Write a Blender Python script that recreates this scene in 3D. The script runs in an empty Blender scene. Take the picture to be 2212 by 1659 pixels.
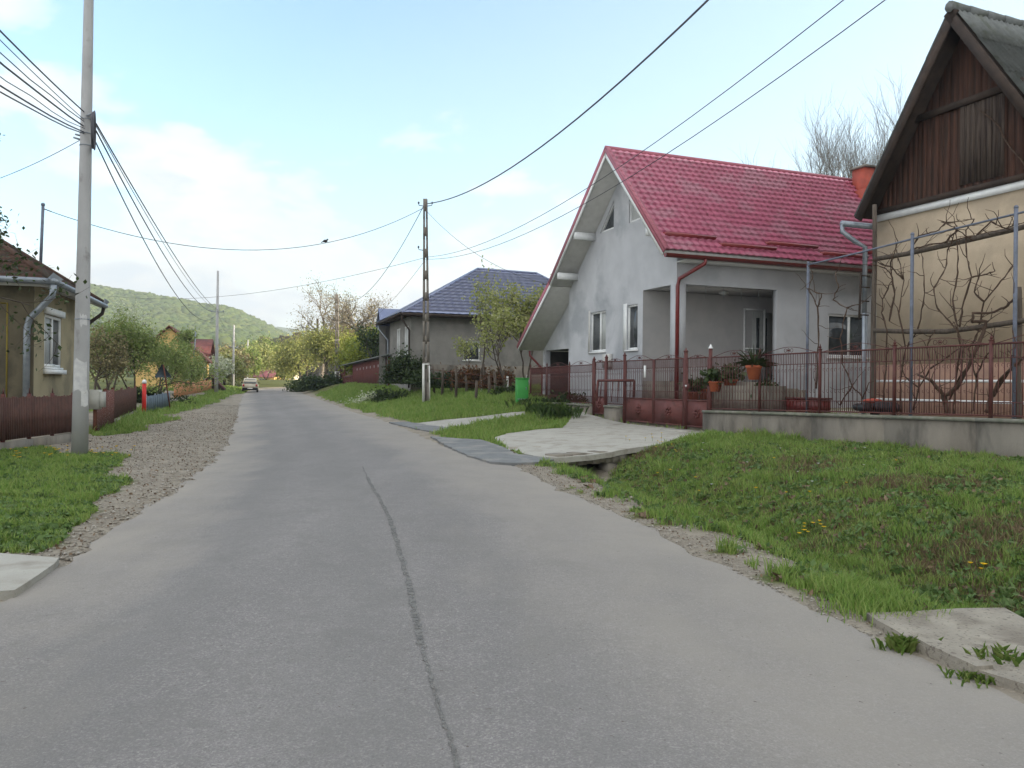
import bpy, bmesh, math, random
import numpy as np
from mathutils import Vector, Matrix
from mathutils.geometry import tessellate_polygon, delaunay_2d_cdt
R = math.radians
random.seed(7)
scene = bpy.context.scene
COL = scene.collection
# ------------------------------------------------------------------ camera, sky, sun, exposure
F = 1700.0; CX = 1106.0; CY = 829.5; CAMZ = 1.6; ROLL = 0.0105
cam = bpy.data.cameras.new('camera'); camo = bpy.data.objects.new('camera', cam); COL.objects.link(camo)
cam.sensor_fit = 'HORIZONTAL'; cam.sensor_width = 36.0; cam.lens = 36.0*F/2212.0
cam.clip_start = 0.05; cam.clip_end = 6000
cr, sr = math.cos(ROLL), math.sin(ROLL)
camo.matrix_world = Matrix(((cr, -sr, 0, 0), (0, 0, -1, 0), (sr, cr, 0, CAMZ), (0, 0, 0, 1)))
scene.camera = camo
scene.render.resolution_x = 1024; scene.render.resolution_y = 768
SUN_DIR = Vector((0.97, -0.16, 0.0)).normalized(); SUN_EL = R(15)
to_sun = Vector((SUN_DIR.x*math.cos(SUN_EL), SUN_DIR.y*math.cos(SUN_EL), math.sin(SUN_EL)))
sl = bpy.data.lights.new('sun', 'SUN'); slo = bpy.data.objects.new('sun', sl); COL.objects.link(slo)
sl.energy = 3.2; sl.angle = R(0.5); sl.color = (1.0, 0.86, 0.66)
slo.rotation_euler = to_sun.to_track_quat('Z', 'Y').to_euler()
scene.view_settings.view_transform = 'Standard'; scene.view_settings.look = 'None'
scene.view_settings.exposure = 2.15; scene.view_settings.gamma = 1.0
w = bpy.data.worlds.new('World'); scene.world = w; w.use_nodes = True
nt = w.node_tree; nt.nodes.clear()
def N(nt, typ, **kw):
    n = nt.nodes.new(typ)
    for k, v in kw.items():
        if k.startswith('i_'):
            n.inputs[k[2:].replace('_', ' ')].default_value = v
        else: setattr(n, k, v)
    return n
def mth(nt, op, a, b=None, c=None, clamp=False):
    n = nt.nodes.new('ShaderNodeMath'); n.operation = op; n.use_clamp = clamp
    for i, v in enumerate((a, b, c)):
        if v is None: continue
        if isinstance(v, (int, float)): n.inputs[i].default_value = v
        else: nt.links.new(v, n.inputs[i])
    return n.outputs[0]
def mixc(nt, f, a, b, typ='MIX'):
    n = nt.nodes.new('ShaderNodeMix'); n.data_type = 'RGBA'; n.blend_type = typ
    for i, v in ((0, f), (6, a), (7, b)):
        if isinstance(v, (int, float)): n.inputs[i].default_value = v
        elif isinstance(v, (tuple, list)): n.inputs[i].default_value = tuple(v)+((1,) if len(v) == 3 else ())
        else: nt.links.new(v, n.inputs[i])
    return n.outputs[2]
def ramp(nt, src, stops):
    n = nt.nodes.new('ShaderNodeValToRGB'); nt.links.new(src, n.inputs[0])
    e = n.color_ramp.elements
    while len(e) < len(stops): e.new(0.5)
    for i, (p, c) in enumerate(stops):
        e[i].position = p; e[i].color = (c, c, c, 1) if isinstance(c, (int, float)) else tuple(c)+(1,)
    return n.outputs[0]
def noise(nt, vec, scale, detail=4, rough=.55, dist=0.0):
    n = nt.nodes.new('ShaderNodeTexNoise'); n.inputs['Scale'].default_value = scale
    n.inputs['Detail'].default_value = detail; n.inputs['Roughness'].default_value = rough
    n.inputs['Distortion'].default_value = dist
    if vec is not None: nt.links.new(vec, n.inputs['Vector'])
    return n.outputs['Fac']
sky = N(nt, 'ShaderNodeTexSky', sky_type='NISHITA', sun_disc=False)
sky.sun_elevation = SUN_EL; sky.sun_rotation = math.atan2(SUN_DIR.x, SUN_DIR.y)
sky.air_density = 1.0; sky.dust_density = 0.6; sky.ozone_density = 1.2
tc = N(nt, 'ShaderNodeTexCoord'); sep = N(nt, 'ShaderNodeSeparateXYZ'); nt.links.new(tc.outputs['Generated'], sep.inputs[0])
X, Y_, Z = sep.outputs
zz = mth(nt, 'MAXIMUM', Z, 0.0)
cmb = N(nt, 'ShaderNodeCombineXYZ')
nt.links.new(mth(nt, 'MULTIPLY', X, 1.0), cmb.inputs[0]); nt.links.new(mth(nt, 'MULTIPLY', Y_, 1.0), cmb.inputs[1])
nt.links.new(mth(nt, 'MULTIPLY', zz, 2.1), cmb.inputs[2])
n1 = noise(nt, cmb.outputs[0], 4.2, 9, .56, .25)
n2 = noise(nt, cmb.outputs[0], 13.0, 6, .6, .2)
# cumulus bank: rises towards the left, thins upward and to the right
lim = mth(nt, 'ADD', mth(nt, 'MULTIPLY', X, 0.36), mth(nt, 'MULTIPLY', zz, 0.93))     # grows up and to the right
lim = mth(nt, 'ADD', lim, 0.39)
dd = mth(nt, 'SUBTRACT', mth(nt, 'ADD', n1, mth(nt, 'MULTIPLY', mth(nt, 'SUBTRACT', n2, .5), .16)), lim)
cm = ramp(nt, mth(nt, 'ADD', dd, 0.5), [(0.455, 0), (0.50, .42), (0.60, 1)])
# soft grey-blue undersides
und = ramp(nt, mth(nt, 'ADD', mth(nt, 'ADD', dd, 0.5), mth(nt, 'MULTIPLY', mth(nt, 'SUBTRACT', n2, .5), .35)), [(0.50, 0), (0.68, 1)])
ccol = mixc(nt, und, (3.0, 2.9, 2.6), (2.0, 2.25, 2.4))
# milky veil near the horizon and towards the bright right side
veil = mth(nt, 'ADD', mth(nt, 'MULTIPLY', X, 0.55), mth(nt, 'SUBTRACT', 0.42, mth(nt, 'MULTIPLY', zz, 0.75)), clamp=True)
base = mixc(nt, veil, mixc(nt, 1.0, sky.outputs[0], (.80, .93, .95), 'MULTIPLY'), (2.3, 2.75, 2.75))
fin = mixc(nt, cm, base, ccol)
# unseen sky behind and above the viewer, brightened to add soft fill light
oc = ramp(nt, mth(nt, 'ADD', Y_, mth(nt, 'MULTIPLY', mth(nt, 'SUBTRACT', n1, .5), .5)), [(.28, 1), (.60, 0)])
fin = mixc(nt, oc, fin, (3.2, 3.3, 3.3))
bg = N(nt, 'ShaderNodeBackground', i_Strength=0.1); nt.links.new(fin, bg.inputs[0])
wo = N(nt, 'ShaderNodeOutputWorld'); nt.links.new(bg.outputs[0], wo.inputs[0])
try: w.cycles.sampling_method = 'MANUAL'; w.cycles.sample_map_resolution = 512
except Exception: pass

# ------------------------------------------------------------------ materials
def mat(name, c1, c2=None, scale=4.0, detail=6, rough=.85, bump=0.0, bscale=None, c3=None, s3=.6, amt3=(.5, .62), stretch=(1, 1, 1),
        metal=0.0, spec=.3, island=None, transl=0.0, speck=None, lo=.35, hi=.65, trans=0.0):
    m = bpy.data.materials.new(name); m.use_nodes = True; t = m.node_tree; b = t.nodes['Principled BSDF']
    b.inputs['Roughness'].default_value = rough; b.inputs['Metallic'].default_value = metal
    b.inputs['Specular IOR Level'].default_value = spec
    tcn = N(t, 'ShaderNodeTexCoord'); mp = N(t, 'ShaderNodeMapping'); mp.inputs['Scale'].default_value = stretch
    t.links.new(tcn.outputs['Object'], mp.inputs[0]); vec = mp.outputs[0]
    if c2 is None: c2 = tuple(x*.82 for x in c1)
    f = ramp(t, noise(t, vec, scale, detail), [(lo, 0), (hi, 1)])
    col = mixc(t, f, c1, c2)
    if c3 is not None:
        f3 = ramp(t, noise(t, vec, s3, 5, .6, .3), [(amt3[0], 0), (amt3[1], 1)]); col = mixc(t, f3, col, c3)
    if speck is not None:   # (scale, lo, hi, colour, strength)
        fs = ramp(t, noise(t, vec, speck[0], 2, .5), [(speck[1], 0), (speck[2], speck[4])]); col = mixc(t, fs, col, speck[3])
    if island is not None:
        g = N(t, 'ShaderNodeNewGeometry')
        hs = ramp(t, g.outputs['Random Per Island'], [(i/(len(island)-1), c) for i, c in enumerate(island)])
        col = mixc(t, .7, col, hs) if c3 is None else mixc(t, .6, col, hs)
    t.links.new(col, b.inputs['Base Color'])
    if bump:
        bn = N(t, 'ShaderNodeBump', i_Strength=bump, i_Distance=.02)
        t.links.new(noise(t, vec, bscale or scale*4, 4, .6), bn.inputs['Height']); t.links.new(bn.outputs[0], b.inputs['Normal'])
    if transl:
        out = t.nodes['Material Output']; tr = N(t, 'ShaderNodeBsdfTranslucent'); t.links.new(col, tr.inputs[0])
        ms = N(t, 'ShaderNodeMixShader', i_Fac=transl); t.links.new(b.outputs[0], ms.inputs[1]); t.links.new(tr.outputs[0], ms.inputs[2])
        t.links.new(ms.outputs[0], out.inputs[0])
    return m
M = {}
M['plaster'] = mat('grey_render', (.51, .52, .55), (.445, .455, .485), 1.3, 8, .92, .25, 60, c3=(.34, .355, .385), s3=.45, amt3=(.52, .66))
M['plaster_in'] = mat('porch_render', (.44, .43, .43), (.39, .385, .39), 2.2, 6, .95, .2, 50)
M['plinth'] = mat('stained_concrete', (.25, .225, .19), (.19, .17, .145), 1.6, 7, .95, .5, 40, c3=(.105, .095, .082), s3=1.3, amt3=(.5, .66), stretch=(1, 1, .35))
M['cap'] = mat('mossy_cap', (.24, .23, .2), (.15, .16, .12), 5, 6, .95, .5)
M['red_tile'] = mat('red_metal_tile', (.60, .165, .265), (.50, .135, .22), 2.0, 6, .30, 0, spec=.95, c3=(.55, .23, .31), s3=.9, speck=(6, .56, .72, (.34, .10, .13), .7))
M['verge_red'] = mat('faded_red_flashing', (.40, .13, .17), (.34, .11, .145), 3, 4, .5)
M['red_trim'] = mat('red_sheet_metal', (.24, .035, .035), (.2, .03, .03), 3, 4, .4, spec=.5)
M['gutter_red'] = mat('dark_red_gutter', (.17, .02, .02), (.13, .017, .018), 3, 4, .35, spec=.5)
M['soffit'] = mat('cream_soffit_boards', (.56, .555, .54), (.50, .495, .48), 5, 4, .7)
M['white'] = mat('white_frame', (.78, .79, .79), (.70, .71, .72), 6, 3, .5)
M['glass'] = mat('window_glass', (.06, .07, .08), (.035, .04, .045), 3, 3, .08, spec=.6)
M['curtain'] = mat('net_curtain', (.45, .46, .45), (.32, .33, .33), 9, 3, .8, stretch=(8, 8, .6))
M['dark'] = mat('interior_shade_tone', (.075, .07, .065), (.05, .05, .05), 2, 3, .95)  # dark tone stands in for the shade inside garage, culvert and shed
M['chim'] = mat('orange_red_chimney', (.42, .085, .055), (.33, .07, .05), 4, 5, .7)
M['fence'] = mat('red_brown_iron', (.115, .036, .032), (.085, .028, .026), 7, 5, .6, spec=.35, c3=(.13, .06, .045), s3=5, amt3=(.55, .7))
M['gatepanel'] = mat('red_brown_gate_sheet', (.14, .045, .04), (.115, .038, .034), 5, 6, .6, .1, c3=(.085, .03, .026), s3=2.2)
M['peach'] = mat('peach_rough_plaster', (.52, .42, .31), (.46, .37, .27), 3, 8, .95, .8, 55, c3=(.42, .34, .25), s3=.8, speck=(40, .66, .72, (.30, .23, .17), .6))
M['dado'] = mat('brown_pink_dado', (.36, .22, .16), (.28, .175, .135), 3, 6, .95, .6, 50)
M['wood_dark'] = mat('dark_gable_boards', (.088, .038, .024), (.045, .022, .016), 2.5, 8, .8, .5, 20, stretch=(9, 9, .5), c3=(.03, .018, .013), s3=1.1, amt3=(.45, .65))
M['wood_grey'] = mat('weathered_gable_boards', (.10, .075, .06), (.05, .035, .028), 2.5, 8, .85, .5, 20, stretch=(9, 9, .4), c3=(.03, .02, .017), s3=2)
M['beam'] = mat('black_brown_beam', (.055, .038, .03), (.035, .026, .022), 4, 6, .85)
M['fibre'] = mat('mossy_fibre_cement', (.19, .20, .20), (.14, .15, .15), 4, 7, .95, .4, c3=(.10, .11, .08), s3=1.8, amt3=(.52, .72))
M['zinc'] = mat('zinc_pipe', (.30, .33, .37), (.22, .25, .29), 6, 4, .45, metal=.5, spec=.5)
M['galv'] = mat('blue_grey_pipe', (.16, .18, .24), (.11, .125, .16), 7, 4, .6)
M['old_wood'] = mat('old_grey_wood', (.13, .105, .085), (.075, .06, .05), 3, 8, .9, .6, stretch=(6, 6, .6))
M['vine'] = mat('grapevine_bark', (.11, .07, .05), (.06, .04, .03), 14, 5, .95, .6)
M['pole'] = mat('round_pole_concrete', (.43, .43, .44), (.36, .36, .37), 2.5, 8, .9, .3, 50, c3=(.28, .27, .27), s3=3.5, amt3=(.58, .7), stretch=(1, 1, .6))
M['lat'] = mat('old_pole_concrete', (.20, .18, .155), (.14, .125, .11), 3, 7, .95, .4)
M['limewash'] = mat('limewash', (.72, .72, .70), (.6, .6, .58), 4, 5, .9)
M['cable'] = mat('black_cable', (.10, .10, .12), None, 4, 2, .6)
M['blue_tile'] = mat('blue_metal_tile', (.19, .22, .36), (.16, .185, .31), 2, 5, .3, spec=.9)
M['grey_house'] = mat('dark_grey_render', (.25, .24, .225), (.21, .20, .19), 1.5, 8, .95, .4, c3=(.175, .17, .16), s3=.6)
M['shed'] = mat('red_brown_shed_boards', (.15, .04, .034), (.09, .027, .023), 2, 7, .85, .4, stretch=(7, 7, .5))
M['green'] = mat('bright_green_paint', (.06, .33, .07), (.05, .28, .06), 4, 3, .5)
M['left_wall_shaded'] = mat('ochre_render_shaded', (.14, .12, .08), (.105, .09, .062), 1.5, 8, .95, .5, c3=(.075, .065, .046), s3=.8)  # same render darkened, shade on the end wall put into the colour
M['left_wall_lit'] = mat('ochre_render_lit', (.34, .29, .185), (.29, .25, .16), 1.5, 8, .95, .5, c3=(.22, .19, .125), s3=.8)  # paler copy, light on the road wall put into the colour
M['yellow_line'] = mat('yellow_line_paint', (.22, .17, .03), None, 4, 3, .8)
M['brown_roof'] = mat('brown_clay_tiles', (.105, .055, .04), (.06, .038, .03), 3, 7, .9, .5, c3=(.06, .05, .04), s3=2)
M['left_fence'] = mat('dark_brown_fence_metal', (.12, .055, .042), (.08, .04, .032), 6, 5, .7)
M['red_picket'] = mat('flaking_red_boards', (.17, .045, .03), (.12, .035, .025), 4, 6, .75, speck=(30, .6, .66, (.6, .5, .45), .8))
M['meter'] = mat('grey_plastic_box', (.42, .42, .39), (.34, .34, .31), 4, 4, .6)
M['signred'] = mat('signal_red_paint', (.62, .03, .025), None, 4, 3, .5)
M['signback'] = mat('bare_metal_sign_back', (.07, .095, .115), (.05, .07, .09), 6, 4, .5, metal=.3)
M['rust'] = mat('rusty_steel', (.13, .045, .025), (.08, .03, .02), 9, 5, .85)
M['blue_fence'] = mat('blue_grey_sheet_fence', (.13, .17, .21), (.09, .12, .15), 4, 5, .6, metal=.2)
M['orange_wood'] = mat('varnished_fence_boards', (.62, .30, .14), (.5, .22, .10), 2, 6, .6, stretch=(6, 6, .5))
M['yellow_wall'] = mat('yellow_render', (.72, .50, .20), (.64, .42, .17), 2, 5, .9)
M['cream_wall'] = mat('cream_render', (.55, .5, .4), (.47, .43, .35), 2, 5, .9)
M['rust_roof'] = mat('rust_brown_roof', (.19, .075, .05), (.13, .055, .04), 3, 5, .85)
M['maroon'] = mat('maroon_roof', (.10, .03, .028), (.07, .024, .024), 3, 5, .8)
M['purple_roof'] = mat('purple_brown_roof', (.15, .05, .06), (.11, .045, .055), 3, 5, .8)
M['terracotta'] = mat('terracotta_pot', (.48, .13, .06), (.38, .10, .05), 6, 4, .8)
M['black_tarp'] = mat('black_tarpaulin', (.02, .02, .024), None, 6, 4, .5)
M['carpaint'] = mat('beige_car_paint', (.55, .50, .40), None, 3, 2, .3, spec=.6)
M['rubber'] = mat('rubber', (.02, .02, .02), None, 5, 2, .8)
M['lamp_red'] = mat('red_lamp_lens', (.45, .02, .02), None, 5, 2, .2, spec=.6)
M['plate'] = mat('white_plate', (.8, .8, .78), None, 5, 2, .4)
M['bark'] = mat('tree_bark', (.12, .095, .075), (.07, .055, .045), 10, 6, .95, .6)
M['bark_pale'] = mat('pale_bark', (.24, .21, .18), (.15, .13, .11), 10, 6, .95, .5)
M['leaf'] = mat('fresh_olive_leaves', (.20, .26, .075), (.15, .21, .055), 2, 3, .6, island=[(.12, .19, .04), (.24, .30, .09), (.33, .35, .13), (.17, .25, .06)], transl=.35)
M['leaf_y'] = mat('yellow_green_leaves', (.26, .29, .04), (.18, .24, .04), 2, 3, .6, island=[(.2, .26, .03), (.32, .33, .05), (.15, .21, .03)], transl=.4)
M['leaf_ty'] = mat('yellow_tan_young_leaves', (.33, .34, .10), (.25, .28, .08), 2, 3, .7, island=[(.27, .31, .08), (.40, .38, .15), (.22, .27, .07)], transl=.35)
M['leaf_t'] = mat('tan_budding_leaves', (.24, .20, .10), (.17, .15, .08), 2, 3, .7, island=[(.2, .17, .09), (.3, .25, .13), (.16, .17, .07)], transl=.3)
M['leaf_d'] = mat('dark_leaves', (.04, .065, .02), (.025, .045, .015), 2, 3, .6, island=[(.03, .05, .015), (.06, .09, .025), (.025, .04, .015)], transl=.2)
M['leaf_r'] = mat('rusty_twig_leaves', (.17, .07, .035), (.1, .05, .03), 2, 3, .7, island=[(.2, .08, .03), (.08, .07, .03), (.12, .05, .03)], transl=.2)
M['petal'] = mat('white_blossom', (.62, .62, .52), (.45, .5, .35), 2, 3, .7, island=[(.7, .7, .6), (.35, .42, .2), (.6, .6, .5)], transl=.4)
M['petal_y'] = mat('pale_blossom_with_young_leaves', (.35, .36, .12), (.3, .32, .1), 2, 3, .7, island=[(.4, .4, .2), (.2, .25, .06), (.3, .33, .09), (.52, .5, .34)], transl=.4)
M['grass'] = mat('grass_blades', (.17, .30, .05), (.26, .34, .085), .9, 4, .55, island=[(.10, .20, .035), (.21, .34, .07), (.34, .37, .13), (.17, .29, .055)], transl=.35)
M['drygrass'] = mat('dry_grass_blades', (.22, .165, .095), (.15, .115, .065), 1.1, 4, .8, island=[(.28, .2, .12), (.17, .12, .075), (.14, .15, .055)], transl=.25)
M['dandelion'] = mat('yellow_petals', (.80, .50, .01), None, 5, 2, .6, transl=.2)
M['daisy'] = mat('white_flower_petals', (.8, .8, .78), None, 5, 2, .6, transl=.2)
M['stem'] = mat('green_stem', (.10, .16, .04), None, 5, 2, .7)
M['stone'] = mat('gravel_stones', (.30, .265, .22), (.2, .17, .135), 3, 3, .95, island=[(.19, .17, .145), (.32, .295, .26), (.25, .225, .19), (.42, .40, .37)])
M['paper'] = mat('torn_paper', (.62, .62, .62), (.5, .5, .52), 8, 4, .8)
M['slab'] = mat('pale_concrete', (.40, .385, .35), (.345, .33, .295), 1.6, 8, .95, .5, 30, c3=(.26, .24, .205), s3=2.2, amt3=(.5, .7), speck=(60, .64, .7, (.2, .18, .15), .6))
M['slab_r'] = mat('worn_concrete_with_grit', (.33, .30, .25), (.25, .225, .19), 3, 8, .95, .8, 30, c3=(.2, .175, .145), s3=2, speck=(35, .6, .66, (.12, .10, .085), .7))
M['apron'] = mat('dark_asphalt_patch', (.19, .195, .2), (.15, .155, .16), 3, 8, .95, .6, 60, c3=(.24, .235, .225), s3=1.4, speck=(80, .62, .7, (.33, .33, .32), .5))
M['crack'] = mat('tar_filled_crack', (.145, .14, .135), (.20, .195, .185), 10, 6, .9, .5)
_t = M['crack'].node_tree; _o = _t.nodes['Material Output']; _b = _t.nodes['Principled BSDF']; _tr = N(_t, 'ShaderNodeBsdfTransparent'); _mx = N(_t, 'ShaderNodeMixShader')
_tc = N(_t, 'ShaderNodeTexCoord'); _t.links.new(ramp(_t, noise(_t, _tc.outputs['Object'], 22, 5, .65), [(.40, .25), (.55, .95)]), _mx.inputs[0])
_t.links.new(_tr.outputs[0], _mx.inputs[1]); _t.links.new(_b.outputs[0], _mx.inputs[2]); _t.links.new(_mx.outputs[0], _o.inputs[0])
M['bird'] = mat('dark_feathers', (.04, .04, .045), None, 8, 2, .8)

# ------------------------------------------------------------------ projection helpers
def P(dx, dy, Y):
    a = (dx-CX)/F; b = (CY-dy)/F
    u = a*cr-b*sr; v = a*sr+b*cr
    return Vector((u*Y, Y, CAMZ+v*Y))
def zr(y): return np.interp(y, [0, 20, 35, 55, 82, 105, 125, 150, 300, 2000], [0, 0, .08, .22, .42, .75, 1.0, 1.2, 2.0, 3.0])
RE = [(3.9, 0), (3.45, 1.2), (2.6, 4), (2.05, 6.3), (1.6, 8.75), (.75, 12), (.1, 15.5), (-1.85, 20.6), (-4.5, 29.9), (-8.0, 39.8), (-13.6, 57), (-20.6, 78), (-24, 90), (-25, 101), (-21, 114), (-10, 127), (0, 134)]
LE = [(-2.9, 0), (-3.4, 4), (-3.94, 6.87), (-4.45, 9.07), (-4.85, 11.4), (-5.9, 15.3), (-7.15, 19.7), (-11.6, 33.2), (-21, 61), (-25.6, 75), (-29.6, 88), (-31.3, 97), (-30.6, 106), (-26, 118), (-12, 134)]
def xR(y): return np.interp(y, [p[1] for p in RE], [p[0] for p in RE])
def xL(y): return np.interp(y, [p[1] for p in LE], [p[0] for p in LE])
def sm(a, b, x):
    t = np.clip((x-a)/(b-a), 0, 1); return t*t*(3-2*t)
FA = (9.27, 14.25); FD = (-.399, .917)         # fence line of the red-roofed house
def xW(y): return FA[0]+FD[0]/FD[1]*(y-FA[1])
def _h(i, j, s):
    n = (i*374761393+j*668265263+s*974634777) & 0x7fffffff
    n = ((n ^ (n >> 13))*1274126177) & 0x7fffffff
    return ((n ^ (n >> 16)) & 0xffff)/65535.0
def vn(x, y, sc, seed=0):
    x = np.asarray(x, float)*sc; y = np.asarray(y, float)*sc
    i = np.floor(x).astype(np.int64); j = np.floor(y).astype(np.int64); fx = x-i; fy = y-j
    fx = fx*fx*(3-2*fx); fy = fy*fy*(3-2*fy)
    return ((_h(i, j, seed)*(1-fx)+_h(i+1, j, seed)*fx)*(1-fy)+(_h(i, j+1, seed)*(1-fx)+_h(i+1, j+1, seed)*fx)*fy)
def fbm(x, y, sc, seed=0): return .5*vn(x, y, sc, seed)+.3*vn(x, y, sc*2.1, seed+1)+.2*vn(x, y, sc*4.3, seed+2)
CUL = (1.75, 18.15)
def zbase(x, y):
    x = np.asarray(x, float); y = np.asarray(y, float)
    u = x-xR(y); v = xL(y)-x; z0 = zr(y)
    p1 = np.interp(u, [0, .7, 3, 4.5, 8.3, 12], [0, 0, -.02, .12, .30, .34])
    p2 = np.interp(u, [0, 2, 7, 12], [0, .04, .22, .3])
    p3 = np.interp(u, [0, .8, 2.5, 4.2, 6, 9, 14], [0, .05, .25, .55, .95, 1.25, 1.4])
    p4 = np.interp(u, [0, 1, 3.2, 8, 20], [0, .25, 1.05, 1.3, 1.5])
    r = p1+(p2-p1)*sm(16.5, 19.5, y); r = r+(p3-r)*sm(26, 35, y); r = r+(p4-r)*sm(43, 55, y)
    # yard held up behind the fence wall
    inside = sm(0.0, .25, x-xW(y)-.2)
    yard = np.interp(y, [-50, 14, 18, 22, 26, 30, 36, 60], [.95, .95, .85, .7, .5, .8, .95, 1.3])
    yard = yard+sm(1.5, 4.0, x-xW(y))*(.9-yard)*(y < 40)
    r = np.where(y < 36, r+(yard-z0-r)*inside, r)
    l1 = np.interp(v, [0, 3, 6, 12, 40], [0, .0, .06, .12, .35])
    l2 = np.interp(v, [0, 1.5, 4.5, 30], [0, .12, .42, .7])
    l = l1+(l2-l1)*sm(38, 60, y)
    return z0+np.where(u > 0, r, 0)+np.where(v > 0, l, 0)
def zt(x, y):
    x = np.asarray(x, float); y = np.asarray(y, float)
    z = zbase(x, y); u = x-xR(y)
    s = (x-CUL[0])*-.65+(y-CUL[1])*.76
    d = np.interp(u, [.75, 1.3, 2.1, 2.7, 3.6, 5.0], [0, .28, .60, .52, .22, 0])
    z = z-d*sm(.75, .55, s)*sm(-40, -20, y)
    out = np.clip(np.minimum(np.where(u > 0, u, 9), 9), 0, 1)
    ins = (u < 0.0) & (x > xL(y)) & (y < 134)
    bumpy = (fbm(x, y, .9, 3)-.5)*.10+(fbm(x, y, 3.1, 9)-.5)*.035
    edge = np.minimum(np.abs(u), np.abs(x-xL(y)))
    z = z+bumpy*np.clip(edge*.8, 0, 1)*np.where(ins, 0, 1)
    return z-np.where(ins, .07*np.clip(edge*6, 0, 1), 0)
def G(dx, dy, zf=zbase, off=0.0):
    a = P(dx, dy, 1.0)-Vector((0, 0, CAMZ)); Y = 2.0
    lo = 1.5; st = .1
    while lo < 400:
        z = CAMZ+a.z*lo
        if z <= float(zf(a.x*lo, lo))+off: break
        lo += st; st = max(.05, lo*.01)
    hi = lo; lo = lo-st
    for _ in range(20):
        m = (lo+hi)/2
        if CAMZ+a.z*m <= float(zf(a.x*m, m))+off: hi = m
        else: lo = m
    return Vector((a.x*hi, hi, float(zf(a.x*hi, hi))+off))
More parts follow.
